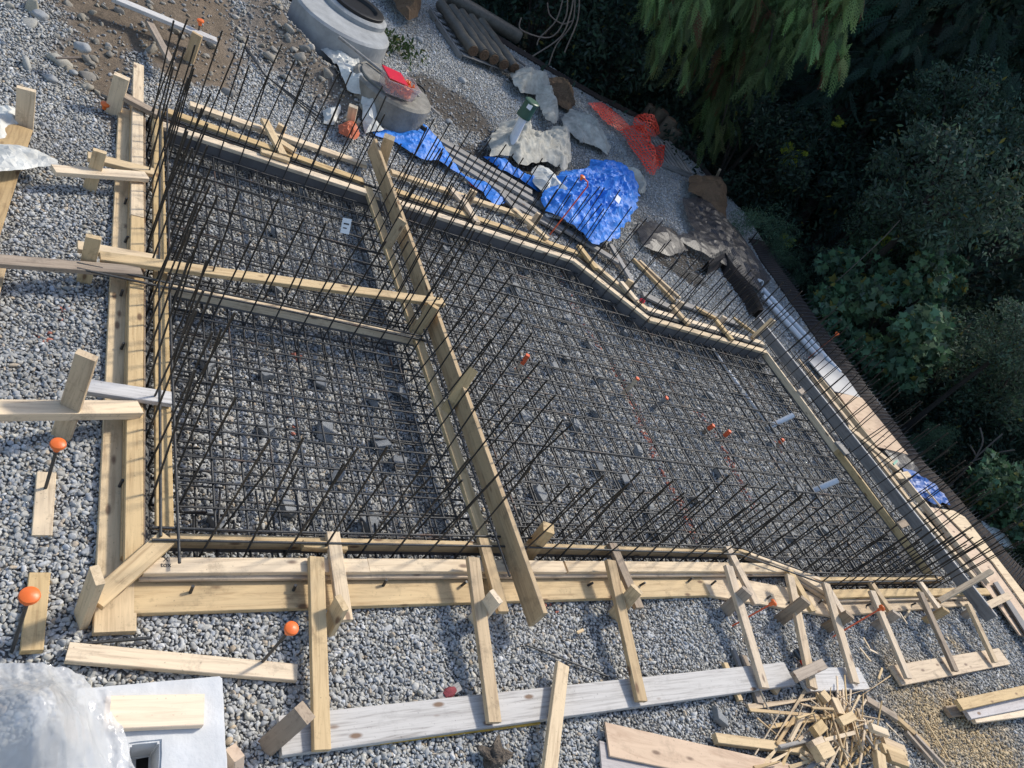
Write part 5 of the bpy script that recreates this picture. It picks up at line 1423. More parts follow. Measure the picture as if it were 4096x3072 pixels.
crumple(GF, 'grey fabric and black wrap under the front of the pallet of rolls', 'fabric sheet', S([(2080, 600), (2150, 590), (2212, 640), (2240, 700), (2300, 770), (2212, 760), (2120, 680)], c2o), 0.05, 0.2, geotex, seed=43, res=0.05, f=3)
crumple('safety_net', 'flat faded part of the red net lying on the gravel, upper left end', 'net', S([(700, 840), (800, 830), (900, 900), (1050, 1030), (960, 1070), (850, 1000), (780, 920)], c3o), 0.05, 0.15, red_net, seed=44, res=0.07, f=1.6)
crumple('safety_net', 'long folded red safety net draped on the gravel, brightest lower part', 'net', S([(950, 1070), (1050, 1030), (1150, 1100), (1220, 1240), (1262, 1350), (1225, 1428), (1180, 1400), (1060, 1230)], c3o), 0.08, 0.35, red_net, seed=45, res=0.06, f=1.8)
crumple('safety_net', 'tight red net bundle leaning on the far pallet', 'net', S([(1060, 960), (1110, 940), (1200, 1000), (1270, 1100), (1215, 1118), (1100, 1065), (1055, 1000)], c3o), 0.12, 0.4, red_net, seed=46, res=0.06, f=2)
crumple('safety_net', 'loose darker red net flap beside the pallet corner', 'net', S([(1220, 1200), (1315, 1205), (1300, 1320), (1262, 1385), (1230, 1260)], c3o), 0.06, 0.25, red_net, seed=47, res=0.06, f=2)
# old lumber on the tarp
for nm, p, q, w in (('topmost old grey board lying from the dirty manhole to the blue tarp heap', (1706, 522), (2129, 768), .13), ('second old grey board in the pile, stretching past the tarp heap', (1780, 592), (2318, 905), .12),
                    ('third old grey board, longest, nearest the far form', (1796, 628), (2475, 1045), .12), ('fourth old grey board, partly under the others', (1850, 700), (2250, 925), .1)):
    board('old_board', nm, 'board', W(*p, 0.09 if 'fourth' not in nm else 0.06), W(*q, 0.1 if 'fourth' not in nm else 0.07), w, 0.035, old_w)
simple('old_board', 'short old grey board lying crosswise near the far end of the board pile', 'board', (2005, 765), (2110, 885), 0.13, 0.08, 0.1, 0.03, old_w)
simple('old_board', 'slanting old grey board right of the blue tarp heap', 'board', (2443, 974), (2547, 1150), 0.1, 0.06, 0.09, 0.035, old_w)
simple('timber', 'upper of two parallel timbers on the gravel beyond the far form', 'timber', (2560, 1040), (2722, 1190), 0.06, 0.06, 0.06, 0.04, tan)
simple('timber', 'lower of two parallel timbers on the gravel beyond the far form', 'timber', (2537, 1033), (2705, 1205), 0.06, 0.06, 0.06, 0.04, tan)
simple('old_board', 'long old grey board at the back of the far right braces', 'board', (2700, 1200), (2968, 1298), 0.06, 0.06, 0.12, 0.035, old_w)
simple('old_board', 'short dark old board left of the long one behind the far braces', 'board', (2572, 1173), (2700, 1235), 0.05, 0.05, 0.13, 0.035, old_w)
simple('timber', 'thin timber slanting to the upper end of the dark right plank', 'timber', (2935, 1268), (3030, 1336), 0.08, 0.14, 0.05, 0.04, tan)
simple('brace', 'thin timber slanting down toward the far rail, left of the dark right plank', 'timber', (2786, 1228), (2870, 1272), 0.08, 0.1, 0.06, 0.04, tan)
simple('timber', 'outer far timber lying on the gravel, left of the divider plank', 'timber', (761, 412), (1467, 655), 0.08, 0.08, 0.089, 0.04, fresh)
simple('timber', 'outer far timber lying on the gravel, right of the divider plank', 'timber', (1567, 684), (2140, 876), 0.08, 0.08, 0.089, 0.04, fresh)
FB = [((1060, 475), (1134, 615), 'by the upper left'), ((1118, 560), (1182, 600), 'short, beside the first stake'), ((1800, 745), (1850, 800), 'short, right of the plank'), ((1845, 777), (1912, 888), 'middle left'), ((2055, 832), (2194, 952), 'left of the orange rod'),
      ((2318, 980), (2388, 1072), 'at the first bend'), ((2487, 1125), (2548, 1198), 'between the bends'), ((2691, 1218), (2758, 1295), 'at the second bend'), ((2865, 1274), (2932, 1356), 'near the dark plank')]
for i, (p, q, t) in enumerate(FB):
    simple('far_brace', f'{ordn[i]} brace from the left over the far form, {t}', 'brace', p, q, 0.17, 0.165, 0.085, 0.036, [fresh, fresh, tan, tan, fresh, fresh, fresh, tan, fresh][i], group='braces over the far form')
FS = [((1108, 552), (1130, 502)), ((1855, 838), (1895, 762)), ((2115, 918), (2159, 855)), ((2497, 1160), (2524, 1122)), ((2690, 1258), (2726, 1207)), ((2860, 1312), (2900, 1268)), ((3040, 1340), (3095, 1280))]
for i, (p, q) in enumerate(FS):
    b = W(*p); stake('far_stake', f'{ordn[i]} stake from the left driven behind the far form', b, vtop(b, *q), 0.09, 0.045, [fresh, tan, tan, fresh, tan, tan, tan][i], yaw=1.2, group='stakes behind the far form')
simple('timber', 'slanting timber standing at the far corner of the dark right plank', 'timber', (3010, 1350), (3090, 1275), 0.16, 0.45, 0.06, 0.04, tan)
sheet('red_marker_strip', 'small bent red plastic strip on the gravel beyond the far form', 'plastic scrap', [(1874, 722), (1890, 724), (1925, 748), (1918, 756), (1885, 738)], 0.05, 0.01, red_p)
e = link(bpy.data.objects.new('red_cap', lathe('tmp', [(0.001, 0), (0.03, 0.0), (0.032, 0.05), (0.001, 0.06)], red_p, Matrix.Identity(4)).data)); bpy.data.objects.remove(bpy.data.objects['tmp'])
e.name = 'safety_marker'; e.location = W(2562, 1202, 0.12); e.rotation_euler = (1, 0.4, 0); tag(e, 'small red plastic plug on the timber beyond the far form', 'plastic plug')
# pallet of coir rolls
def pallet(name, label, corners, zt, n, mat, h=0.12):
    A, B, C_, D_ = [W(*p, zt) for p in corners]   # A-B short side, A-D long side
    e = empty(name, Vector((A.x, A.y, 0)), label, 'pallet')
    for i in range(n):
        t = (i + 0.5) / n
        board('slat', None, None, A.lerp(D_, t), B.lerp(C_, t), (D_ - A).length / n * 0.62, 0.018, mat, parent=e)
    for t in (0.04, 0.5, 0.96):
        board('runner', None, None, A.lerp(B, t) + Vector((0, 0, -0.019)), D_.lerp(C_, t) + Vector((0, 0, -0.019)), 0.04, h - 0.02, mat, parent=e)
    return e
pallet('pallet', 'dark pallet under the five wrapped rolls at the top of the photo', [(1712, 25), (2090, 210), (2075, 292), (1850, 228)], 0.1, 9, old_w) if False else None
pa = [W(1725, 30, 0.11), W(1850, 215, 0.11), W(2085, 300, 0.11)]
pe = empty('pallet', Vector((pa[1].x, pa[1].y, 0)), 'old wooden pallet under the five wrapped rolls at the top of the photo', 'pallet')
side = (pa[2] - pa[1]); 
for t in (0, 0.5, 1.0):
    o = side * t
    board('runner', None, None, pa[0] + o + Vector((0, 0, -.02)), pa[1] + o + Vector((0, 0, -.02)), 0.05, 0.09, old_w, parent=pe)
for i in range(8):
    t = i / 7
    p = pa[0].lerp(pa[1], t); board('slat', None, None, p, p + side, 0.1, 0.02, old_w, parent=pe)
ends = [(1893, 204), (1937, 220), (1976, 238), (2016, 258), (2058, 272)]
for i, (x, y) in enumerate(ends):
    a = W(x, y, 0.215); b = a + (pa[0] - pa[1]).normalized() * 1.75
    e = empty('wrapped_roll', a, f'{ordn[i]} from the left of five net-wrapped coir rolls lying on the pallet', 'coir roll', 'wrapped coir rolls on the pallet')
    pts = [a.lerp(b, k / 8) + Vector((0, 0, 0.008 * math.sin(k * 2.1 + i))) for k in range(9)]
    tube('wrap', None, None, pts, 0.1, roll_wrap, parent=e, n=18, rs=[0.1 * (1 + 0.05 * math.sin(k * 1.7 + i)) for k in range(9)])
    d = (a - b).normalized()
    lathe('roll_end', [(0.093, 0.0), (0.088, 0.02), (0.05, 0.015), (0.03, 0.028), (0.001, 0.01)], coir_end, Matrix.Translation(a) @ d.to_track_quat('Z', 'Y').to_matrix().to_4x4(), parent=e, n=18)
a = W(2074, 148, 0.2); b = W(1790, -20, 0.25)
e = empty('wrapped_roll', a, 'long single net-wrapped coir roll lying behind the pallet of rolls', 'coir roll')
tube('wrap', None, None, [a.lerp(b, k / 6) for k in range(7)], 0.14, roll_wrap, parent=e, n=20)
lathe('roll_end', [(0.13, 0), (0.12, 0.02), (0.001, 0.01)], black_iron, Matrix.Translation(a) @ (a - b).to_track_quat('Z', 'Y').to_matrix().to_4x4(), parent=e, n=20)
e = crumple('coir_mat', 'brown coir sheet hanging over the gravel at the top edge of the photo', 'coir mat', S([(1060, -20), (1130, 20), (1180, 110), (1240, 190), (1330, 175), (1365, 60), (1330, -60), (1100, -100)], c2o), 0.1, 0.5, brown_tex, seed=50, res=0.06, f=2.2)
tube('branch', 'bent grey branch pole lying behind the pallet of rolls', 'branch', [W(1910, 110, 0.2), W(2000, 190, 0.15), W(2100, 262, 0.05)], 0.025, old_w, n=8)
for i, (x, y, h) in enumerate([(2582, 470, .3), (2612, 500, .4), (2640, 545, .45), (2668, 568, .35)]):
    p = W(x, y)
    e = empty('standing_roll', p, f'{ordn[i]} from the left of four brown rolls standing at the retaining edge', 'coir roll', 'standing coir rolls')
    tube('wrap', None, None, [p, p + Vector((0.01, 0, h * 0.5)), p + Vector((0.02, 0.01, h))], 0.16, plain('roll_brown', (0.16, 0.13, 0.095), 0.85, nscale=12, amt=0.5, bump=0.6) if i == 0 else bpy.data.materials['roll_brown'], parent=e, n=18)
    lathe('roll_end', [(0.15, 0), (0.13, 0.015), (0.001, 0.0)], coir_end, Matrix.Translation(p + Vector((0.02, 0.01, h))), parent=e, n=18)
pallet('pallet', 'weathered pallet lying beside the red net near the retaining edge', [(2592, 556), (2681, 560), (2770, 690), (2660, 650)][:4], 0.12, 6, old_w) if False else None
A, B, C_, D_ = [W(*p, 0.13) for p in [(2592, 556), (2686, 566), (2772, 694), (2655, 645)]]
pe = empty('pallet', Vector((A.x, A.y, 0)), 'weathered slatted pallet beside the red net near the retaining edge', 'pallet')
for i in range(7):
    t = (i + 0.3) / 6.6
    board('slat', None, None, A.lerp(B, t), D_.lerp(C_, t), 0.09, 0.02, old_w, parent=pe)
for t in (0.03, 0.5, 0.97):
    board('runner', None, None, A.lerp(D_, t) + Vector((0, 0, -.021)), B.lerp(C_, t) + Vector((0, 0, -.021)), 0.05, 0.1, old_w, parent=pe)
simple('ground_board', 'long grey board lying on the stones at the top of the earth bank', 'board', (450, -16), (868, 158), 0.33, 0.3, 0.1, 0.04, grey_w)
b = W(768, 204, 0.2); stake('stake', 'tan stake under the end of the grey board on the earth bank', b, vtop(b, 790, 136), 0.1, 0.04, tan, yaw=1.2)
simple('ground_board', 'old forked stick lying on the stones below the grey board', 'stick', (597, 80), (688, 246), 0.25, 0.22, 0.07, 0.04, brown)
tube('loose_rebar', 'short rusty rod lying on the brown earth bank', 'rebar', [W(225, 232, 0.25), W(316, 230, 0.25)], 0.01, twig_m)
for i, (x, y, s) in enumerate([(1350, 305 - 150, .13), (1845, 322, .14), (1795, 487, .1), (1925, 330, .08)]):
    pass
for (x, y, s, lb) in ((1679, 157, .12, 'round dark boulder on the gravel right of the large manhole'), (1849, 322, .15, 'round pale boulder on the gravel below the pallet of rolls'), (1795, 486, .1, 'round stone on the soil right of the dirty manhole'),
                      (330, 188, .12, 'largest pale rock on the brown earth bank'), (160, 60, .11, 'angular rock near the top left corner'), (205, 315, .09, 'rounded rock at the foot of the earth bank, left'), (2030, 320, .07, 'small pale rock left of the grey fabric'), (295, 290, .07, 'sharp flat rock on the edge of the earth bank')):
    zz_ = 0.3 if x < 400 and y < 250 else 0.02
    o = lump('boulder', lb, 'rock', W(x, y, zz_), (s * .55, s * 0.45, s * 0.35), conc, x * 0.1, amp=0.25, sub=3, f=1.1)
# white tag on a dowel
p = Vector((1.95, 4.40, 0.96))
e = empty('paper_tag', p, 'white tag hanging on a dowel in the middle of the left cell', 'tag')
mw = Matrix.Translation(p) @ Matrix.Rotation(-0.9, 4, 'Z') @ Matrix.Rotation(1.15, 4, 'X') @ Matrix.Rotation(0.5, 4, 'Z')
mesh_obj('card', [(-.035, -.055, 0), (.035, -.055, 0), (.035, .055, 0.003), (-.035, .055, 0.003)], [(0, 1, 2, 3)], paper, e, mw)
mesh_obj('print', [(-.02, .01, 0.0045), (.022, .01, 0.0045), (.022, .02, 0.0055), (-.02, .02, 0.0055), (-.02, -.02, 0.003), (.01, -.02, 0.003), (.01, -.012, 0.003), (-.02, -.012, 0.003)], [(0, 1, 2, 3), (4, 5, 6, 7)], ink, e, mw)

# weeds by the manhole
def leaf_mesh(name, P, S_, C, shape, mat, nrm=None, jitter=1.0):
    """one polygon leaf per point"""
    if shape == 'oval': t2 = np.array([(0, 0), (0.28, 0.16), (0.6, 0.17), (1, 0), (0.6, -0.17), (0.28, -0.16)])
    elif shape == 'maple': t2 = np.array([(0, 0), (0.05, 0.25), (-0.08, 0.5), (0.28, 0.36), (0.42, 0.62), (0.58, 0.26), (1.0, 0.0), (0.58, -0.26), (0.42, -0.62), (0.28, -0.36), (-0.08, -0.5), (0.05, -0.25)])
    else: t2 = np.array([(0, 0), (0.3, 0.07), (1, 0), (0.3, -0.07)])
    n = len(P); k = len(t2)
    if nrm is None: nrm = nr.normal(size=(n, 3)) * 0.7 + np.array([-0.3, -0.35, 0.55])
    nrm = nrm / np.linalg.norm(nrm, axis=1)[:, None]
    d = nr.normal(size=(n, 3)) * jitter + np.array([0, 0, -0.55])
    d -= nrm * np.sum(d * nrm, 1)[:, None]; d /= np.linalg.norm(d, axis=1)[:, None]
    s = np.cross(nrm, d)
    V = P[:, None] + (d[:, None] * t2[None, :, 0:1] + s[:, None] * t2[None, :, 1:2]) * S_[:, None, None]
    V = V - nrm[:, None] * (0.18 * (t2[None, :, 0:1] - 0.4) ** 2) * S_[:, None, None]
    return np_mesh(name, V.reshape(-1, 3), np.arange(n * k).reshape(n, k), k, mat, np.repeat(C, k, 0))
def gcol(n, base, var=0.35, yel=0.03):
    b = np.array(base) * (1 + nr.uniform(-var, var, (n, 1))) * (1 + nr.normal(0, .08, (n, 3)))
    k = nr.uniform(0, 1, n) < yel
    b[k] = np.array([0.16, 0.15, 0.04]) * nr.uniform(0.7, 1.2, (k.sum(), 1))
    return np.clip(b, 0.003, 1)
wp = W(1590, 195, 0.05)
n = 9
weed_c = nr.normal(size=(9, 3)) * np.array([0.2, 0.16, 0.02])
n = 260
P = np.array(wp) + nr.normal(size=(n, 3)) * np.array([0.2, 0.17, 0.06]) + np.array([0, 0, 0.08])
me = leaf_mesh('weed', P, nr.uniform(0.05, 0.11, n), gcol(n, (0.05, 0.085, 0.03)), 'oval', leaf_m)
we = empty('weed', (0, 0, 0), 'low leafy weed growing between the two manholes', 'weed'); o = link(bpy.data.objects.new('leaves', me)); o.parent = we
for k_ in range(7):
    tube('stem', None, None, [wp, wp + Vector((nr.normal(0, .12), nr.normal(0, .1), 0.12))], 0.004, twig_m, n=4, parent=we)

# ------------------------------------------------------------------ forest
def cluster_crown(seed, R_, nl, leaf, shape, base, flat=0.85, ncl=40, lo=-0.7, var=0.35, yel=0.02):
    """clumps of leaves through an ellipsoid volume"""
    c = nr.normal(size=(ncl, 3)); c /= np.linalg.norm(c, axis=1)[:, None]
    c *= (nr.uniform(0.25, 1.0, (ncl, 1)) ** 0.5) * R_ * 0.86
    c[:, 2] *= flat
    cr = nr.uniform(0.16, 0.34, ncl) * R_
    which = nr.integers(0, ncl, nl)
    P = nr.normal(size=(nl, 3)); P /= np.linalg.norm(P, axis=1)[:, None]
    P = c[which] + P * (cr[which] * nr.uniform(0.35, 1.05, nl) ** 0.5)[:, None] * np.array([1, 1, 0.75])
    C = gcol(nl, base, var, yel) * (0.75 + 0.5 * nr.uniform(0, 1, ncl))[which][:, None]
    return leaf_mesh('crown', P, nr.uniform(0.6, 1.2, nl) * leaf, C, shape, leaf_m), c

def limbs(c, H0, r0, R_, n=9):
    vs, fs = [], []
    def add(pts, rs):
        a, b = tubemesh(pts, 0, 7, rs=rs); o_ = len(vs); vs.extend(a); fs.extend([tuple(x + o_ for x in f) for f in b])
    add([Vector((0, 0, -H0)), Vector((0.06, 0.03, -H0 * 0.5)), Vector((0, 0, -R_ * 0.3)), Vector((0.1, 0, R_ * 0.4))], [r0, r0 * 0.8, r0 * 0.6, r0 * 0.25])
    for i in range(min(n, len(c))):
        e_ = Vector(c[i]); s_ = Vector((0, 0, e_.z * 0.3 - R_ * 0.5))
        m_ = s_.lerp(e_, 0.5) + Vector((0, 0, 0.1 * R_))
        add([s_, m_, e_], [r0 * 0.35, r0 * 0.22, r0 * 0.08])
    return vs, fs

def make_tree(name, label, cat, pos, crown_me, c, H0, R_, r0=0.14, group='trees and shrubs of the dark forest'):
    e = empty(name, Vector((pos[0], pos[1], pos[2] - H0)), label, cat, group)
    o = link(bpy.data.objects.new('crown', crown_me)); o.parent = e; o.location = (0, 0, H0)
    vs, fs = limbs(c, H0, r0, R_)
    me = bpy.data.meshes.new('trunk'); me.from_pydata([tuple(v) for v in vs], [], fs); me.materials.append(bark)
    me.polygons.foreach_set('use_smooth', [True] * len(me.polygons)); me.update()
    t = link(bpy.data.objects.new('trunk', me)); t.parent = e; t.location = (0, 0, H0)
    return e
def copy_tree(e, pos, H0, sc, rz, label):
    r = e.copy(); link(r); r.location = (pos[0], pos[1], pos[2] - H0 * sc); r.scale = (sc, sc, sc); r.rotation_euler = (0, 0, rz)
    for ch in list(e.children):
        d = ch.copy(); link(d); d.parent = r
    r['label'] = label
    return r
# cedar fronds: flat sprays of many thin lobes
def frond_template():
    V, Fc = [], []
    ns = 10
    def stem(s): return np.array([s, 0, -0.3 * s * s])
    def tri(p, q, w):
        d = q - p; n_ = np.array([-d[1], d[0], 0]); n_ = n_ / (np.linalg.norm(n_) + 1e-9) * w
        b = len(V); V.extend([p - n_, p + n_, q]); Fc.append([b, b + 1, b + 2])
    for i in range(ns):
        s = (i + 0.6) / ns
        L = 0.36 * (1.0 - 0.72 * s) * (0.5 + 0.5 * min(1, s * 5))
        for sg in (-1, 1):
            p = stem(s)
            tip = p + np.array([L * 0.85, sg * L * 0.55, -L * 0.3])
            tri(p, tip, 0.014)
            for u in (0.35, 0.65):
                m_ = p + (tip - p) * u
                tri(m_, m_ + np.array([L * 0.34, -sg * L * 0.06, -L * 0.12]), 0.012)
                tri(m_, m_ + np.array([L * 0.16, sg * L * 0.30, -L * 0.12]), 0.012)
    tri(stem(0), stem(1.05), 0.008)
    return np.array(V), np.array(Fc)
FV, FF = frond_template()
def fronds(P, Dh, S_, C, droop):
    """P root points, Dh directions, S_ sizes, droop 0..1 tilt down"""
    n = len(P); k = len(FV)
    x = Dh / np.linalg.norm(Dh, axis=1)[:, None]
    x = x + np.array([0, 0, -1]) * droop[:, None]; x /= np.linalg.norm(x, axis=1)[:, None]
    up = np.array([0, 0, 1.0]) + nr.normal(0, .6, (n, 3))
    y = np.cross(up, x); y /= np.linalg.norm(y, axis=1)[:, None]
    z = np.cross(x, y)
    V = P[:, None] + (x[:, None] * FV[None, :, 0:1] + y[:, None] * FV[None, :, 1:2] + z[:, None] * FV[None, :, 2:3]) * S_[:, None, None]
    F2 = (FF[None] + (np.arange(n) * k)[:, None, None]).reshape(-1, 3)
    return np_mesh('foliage', V.reshape(-1, 3), F2, 3, cedar_m, np.repeat(C, k, 0))
def conifer_crown(Ht, Rb, nb, per, fs_, base):
    P, Dh, S_, dr = [], [], [], []
    for i in range(nb):
        t = (i + nr.uniform()) / nb
        z = Ht * t ** 1.0
        R_ = Rb * (1 - t) ** 0.75 + 0.3
        a = nr.uniform(0, 6.283)
        d = np.array([math.cos(a), math.sin(a), 0])
        for j in range(per):
            u = (j + nr.uniform(0, 1)) / per
            r_ = R_ * (0.2 + 0.85 * u)
            p = d * r_ + np.array([0, 0, z - 0.28 * r_ * r_ / max(R_, 0.5) + 0.15 * r_]) + nr.normal(0, .09, 3)
            a2 = a + nr.normal(0, 0.75)
            P.append(p); Dh.append([math.cos(a2), math.sin(a2), 0]); S_.append(fs_ * nr.uniform(0.6, 1.2)); dr.append(nr.uniform(0.4, 1.6))
    n = len(P)
    return fronds(np.array(P), np.array(Dh), np.array(S_), gcol(n, base, 0.4, 0.01), np.array(dr))

con_me = conifer_crown(11.0, 2.9, 230, 13, 0.6, (0.04, 0.075, 0.055))
def conifer_tree(pos, label, sc=1.0, rz=0.0):
    e = empty('conifer_tree', Vector(pos), label, 'conifer', 'conifers beyond the retaining edge')
    o = link(bpy.data.objects.new('crown', con_me)); o.parent = e; o.location = (0, 0, 1.2)
    vs, fs = tubemesh([Vector((0, 0, -0.5)), Vector((0.05, 0, 5)), Vector((0, 0, 12))], 0, 9, rs=[0.26, 0.18, 0.03])
    t = mesh_obj('trunk', vs, fs, bark, e, Matrix.Translation(e.location), smooth=True)
    e.scale = (sc, sc, sc); e.rotation_euler = (0, 0, rz)
    return e
def gz(x, y): return float(gh(np.array([x]), np.array([y]))[0])
pos = [(14.5, 18.0, 1.35), (11.0, 20.5, 1.2), (7.5, 20.0, 1.1), (18.5, 14.8, 1.5), (18.0, 20.0, 1.6), (23.5, 19.0, 1.3), (13.5, 25.5, 1.4), (8.0, 26.0, 1.3), (4.0, 23.0, 1.2), (21.5, 12.6, 1.45), (29.0, 16.0, 1.3), (21.5, 27.0, 1.4), (30.0, 24.0, 1.4), (27.0, 5.5, 1.05), (33.0, 10.0, 1.2), (21.0, 8.0, 0.85), (26.5, 0.5, 0.9), (36.0, 18.0, 1.4), (15.0, 32.0, 1.5), (31.0, 32.0, 1.5), (40.0, 28.0, 1.5), (22.0, 38.0, 1.6), (38.0, 6.0, 1.2)]
words = ['nearest tall dark conifer behind the terrace edge at the top', 'dark conifer behind the pallet of rolls', 'dark conifer at the top, behind the large manhole', 'tall conifer right of the bright cedar boughs', 'second-row conifer behind the bright cedar boughs', 'distant conifer between the cedar and the right side trees', 'background conifer deep in the black forest', 'background conifer left in the black forest', 'background conifer at the far left of the forest', 'conifer behind the oval-leaved bush', 'distant conifer at the upper right', 'distant conifer high at the top right', 'far conifer near the top right corner', 'conifer behind the right-hand shrubs', 'distant conifer at the right edge', 'small conifer behind the maple', 'low conifer at the lower right of the forest', 'far conifer at the right of the top right corner', 'far background conifer straight behind the manholes', 'far background conifer behind the top right corner', 'farthest conifer toward the right', 'farthest conifer toward the left', 'far conifer low at the right edge']
first = None
for i, (x, y, s) in enumerate(pos):
    z = gz(x, y) - 0.3
    if first is None:
        first = conifer_tree((x, y, z), words[i], s, nr.uniform(0, 6)); 
    else:
        r = first.copy(); link(r); r.location = (x, y, z); r.scale = (s, s, s * nr.uniform(0.9, 1.1)); r.rotation_euler = (0, 0, nr.uniform(0, 6.28)); r['label'] = words[i]
        for ch in list(first.children):
            d = ch.copy(); link(d); d.parent = r
# broadleaf shrubs and trees
mp_me, mp_c = cluster_crown(1, 1.7, 5600, 0.16, 'maple', (0.095, 0.17, 0.10), ncl=46, yel=0.035)
ov_me, ov_c = cluster_crown(2, 1.8, 8000, 0.125, 'oval', (0.075, 0.12, 0.085), ncl=46, yel=0.02)
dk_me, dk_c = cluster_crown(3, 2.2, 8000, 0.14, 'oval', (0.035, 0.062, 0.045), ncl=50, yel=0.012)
fn_me, fn_c = cluster_crown(4, 1.6, 8000, 0.13, 'thin', (0.09, 0.16, 0.10), ncl=36, yel=0.0)
def shrub(name, label, px, dist, H0, me_, c_, R_, sc=1.0, cat='tree', r0=0.1):
    p = D(*px, dist)
    e = make_tree(name, label, cat, p, me_, c_, H0, R_, r0)
    e.scale = (sc, sc, sc); e.location = (p.x, p.y, p.z - H0 * sc)
    e.rotation_euler = (0, 0, nr.uniform(0, 6.28))
    return e
m1 = shrub('maple_tree', 'maple with large lobed leaves beyond the retaining edge, centre right', (3560, 1290), 16.0, 4.2, mp_me, mp_c, 1.7, 0.95)
copy_tree(m1, D(3640, 1060, 17.5), 4.2, 0.75, 2.1, 'smaller maple crown above the centre-right maple')
copy_tree(m1, D(4010, 2080, 14.5), 3.2, 0.62, 1.0, 'low maple sapling at the lower right of the forest')
o1 = shrub('oval_leaf_tree', 'tree with pale oval leaves above the maple at the right', (3800, 760), 16.5, 5.0, ov_me, ov_c, 1.8, 1.0)
copy_tree(o1, D(3600, 950, 18.0), 5.0, 0.7, 1.7, 'pale-leaved shrub just left of the oval-leaved tree')
copy_tree(o1, D(4090, 1350, 15.0), 5.0, 0.5, 0.4, 'hanging oval-leaved twigs at the right edge of the photo')
copy_tree(o1, D(3950, 1630, 16.5), 4.0, 0.75, 3.0, 'oval-leaved bush below right of the maple')
copy_tree(o1, D(3690, 1600, 17.0), 4.0, 0.8, 4.2, 'oval-leaved bush directly below the maple')
copy_tree(o1, D(3330, 1180, 18.0), 4.0, 0.5, 5.2, 'small oval-leaved sprout left of the maple')
copy_tree(o1, D(4000, 330, 20.0), 6.0, 0.9, 1.2, 'high oval-leaved branches at the top right')
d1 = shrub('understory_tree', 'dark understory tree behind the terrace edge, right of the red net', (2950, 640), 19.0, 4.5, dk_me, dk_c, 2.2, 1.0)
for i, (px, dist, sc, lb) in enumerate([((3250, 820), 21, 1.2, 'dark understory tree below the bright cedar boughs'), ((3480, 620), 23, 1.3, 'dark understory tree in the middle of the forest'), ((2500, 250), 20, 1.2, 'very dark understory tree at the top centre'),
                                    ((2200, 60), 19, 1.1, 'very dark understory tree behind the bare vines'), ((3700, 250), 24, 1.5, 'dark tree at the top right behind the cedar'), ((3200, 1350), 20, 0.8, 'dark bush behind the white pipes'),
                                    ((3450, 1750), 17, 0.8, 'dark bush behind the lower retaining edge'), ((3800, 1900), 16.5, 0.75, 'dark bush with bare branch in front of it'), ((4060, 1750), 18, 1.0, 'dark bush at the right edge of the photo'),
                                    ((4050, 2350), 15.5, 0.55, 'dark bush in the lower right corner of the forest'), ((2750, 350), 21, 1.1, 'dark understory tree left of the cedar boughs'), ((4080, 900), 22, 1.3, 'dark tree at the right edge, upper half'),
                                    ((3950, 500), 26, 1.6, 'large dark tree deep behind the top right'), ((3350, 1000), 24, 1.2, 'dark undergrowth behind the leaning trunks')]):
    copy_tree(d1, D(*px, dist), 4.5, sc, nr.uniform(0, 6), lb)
f1 = shrub('fern_bush', 'narrow-leaved bush behind the brown coir mat', (3010, 960), 15.8, 2.5, fn_me, fn_c, 1.6, 0.62, 'bush', 0.05)
copy_tree(f1, D(3690, 1790, 15.0), 2.0, 0.35, 2.0, 'bright fern on the slope beyond the retaining edge')
copy_tree(f1, D(3100, 1120, 16.5), 2.0, 0.4, 1.0, 'narrow-leaved bush behind the white pipe ends')
copy_tree(f1, D(2600, 330, 17.0), 2.0, 0.45, 1.0, 'dark narrow-leaved bush at the foot of the cedar') if False else None

# the cedar whose boughs hang into the picture
cp, cd, csz, cdr = [], [], [], []
ctr = D(3900, -500, 24)
root = Vector((ctr.x, ctr.y, gz(ctr.x, ctr.y) - 0.3))
tips = [(2600, 60), (2640, 230), (2750, 60), (2760, 330), (2900, 150), (2960, 300), (3060, 130), (3060, 330), (3200, 90), (3250, 200), (3330, 170), (3130, 250), (2860, 30), (2680, 140), (3000, 30), (3160, 20), (2880, 430), (2990, 420), (2820, 560), (2870, 620), (3340, 290), (3420, 60)]
lv, lf_ = [], []
for i, px in enumerate(tips):
    tip = D(px[0], px[1] - 60, 15.6 + nr.uniform(-0.5, 1.2) + (1.0 if px[1] > 400 else 0))
    st = D(px[0] * 0.6 + 3300 * 0.4 - 60, px[1] * 0.4 - 230, 17.0)
    mid = st.lerp(tip, 0.55) + Vector((0, 0, 0.25))
    pts = [st * (1 - t) ** 2 + mid * 2 * t * (1 - t) + tip * t * t for t in np.linspace(0, 1, 9)]
    a, b = tubemesh(pts, 0, 5, rs=[0.045 * (1 - t) + 0.006 for t in np.linspace(0, 1, 9)]); o_ = len(lv); lv += a; lf_ += [tuple(x + o_ for x in f) for f in b]
    nfr = 95 if px[1] < 400 else 60
    for j in range(nfr):
        t = nr.uniform(0.30, 1.0) ** 0.8
        p = st * (1 - t) ** 2 + mid * 2 * t * (1 - t) + tip * t * t
        dv = (tip - st); dv.z = 0; dv.normalize()
        a0 = nr.normal(-0.15, 0.85)
        cp.append([p.x + nr.normal(0, .12), p.y + nr.normal(0, .12), p.z + nr.normal(0, .08)]); cd.append([math.cos(a0), math.sin(a0), 0]); csz.append(nr.uniform(0.3, 0.68)); cdr.append(nr.uniform(0.4, 2.2))
C = gcol(len(cp), (0.17, 0.27, 0.11), 0.55, 0.0)
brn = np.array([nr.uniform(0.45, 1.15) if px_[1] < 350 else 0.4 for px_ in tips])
C = C * np.repeat(brn, [95 if px_[1] < 400 else 60 for px_ in tips])[:, None]
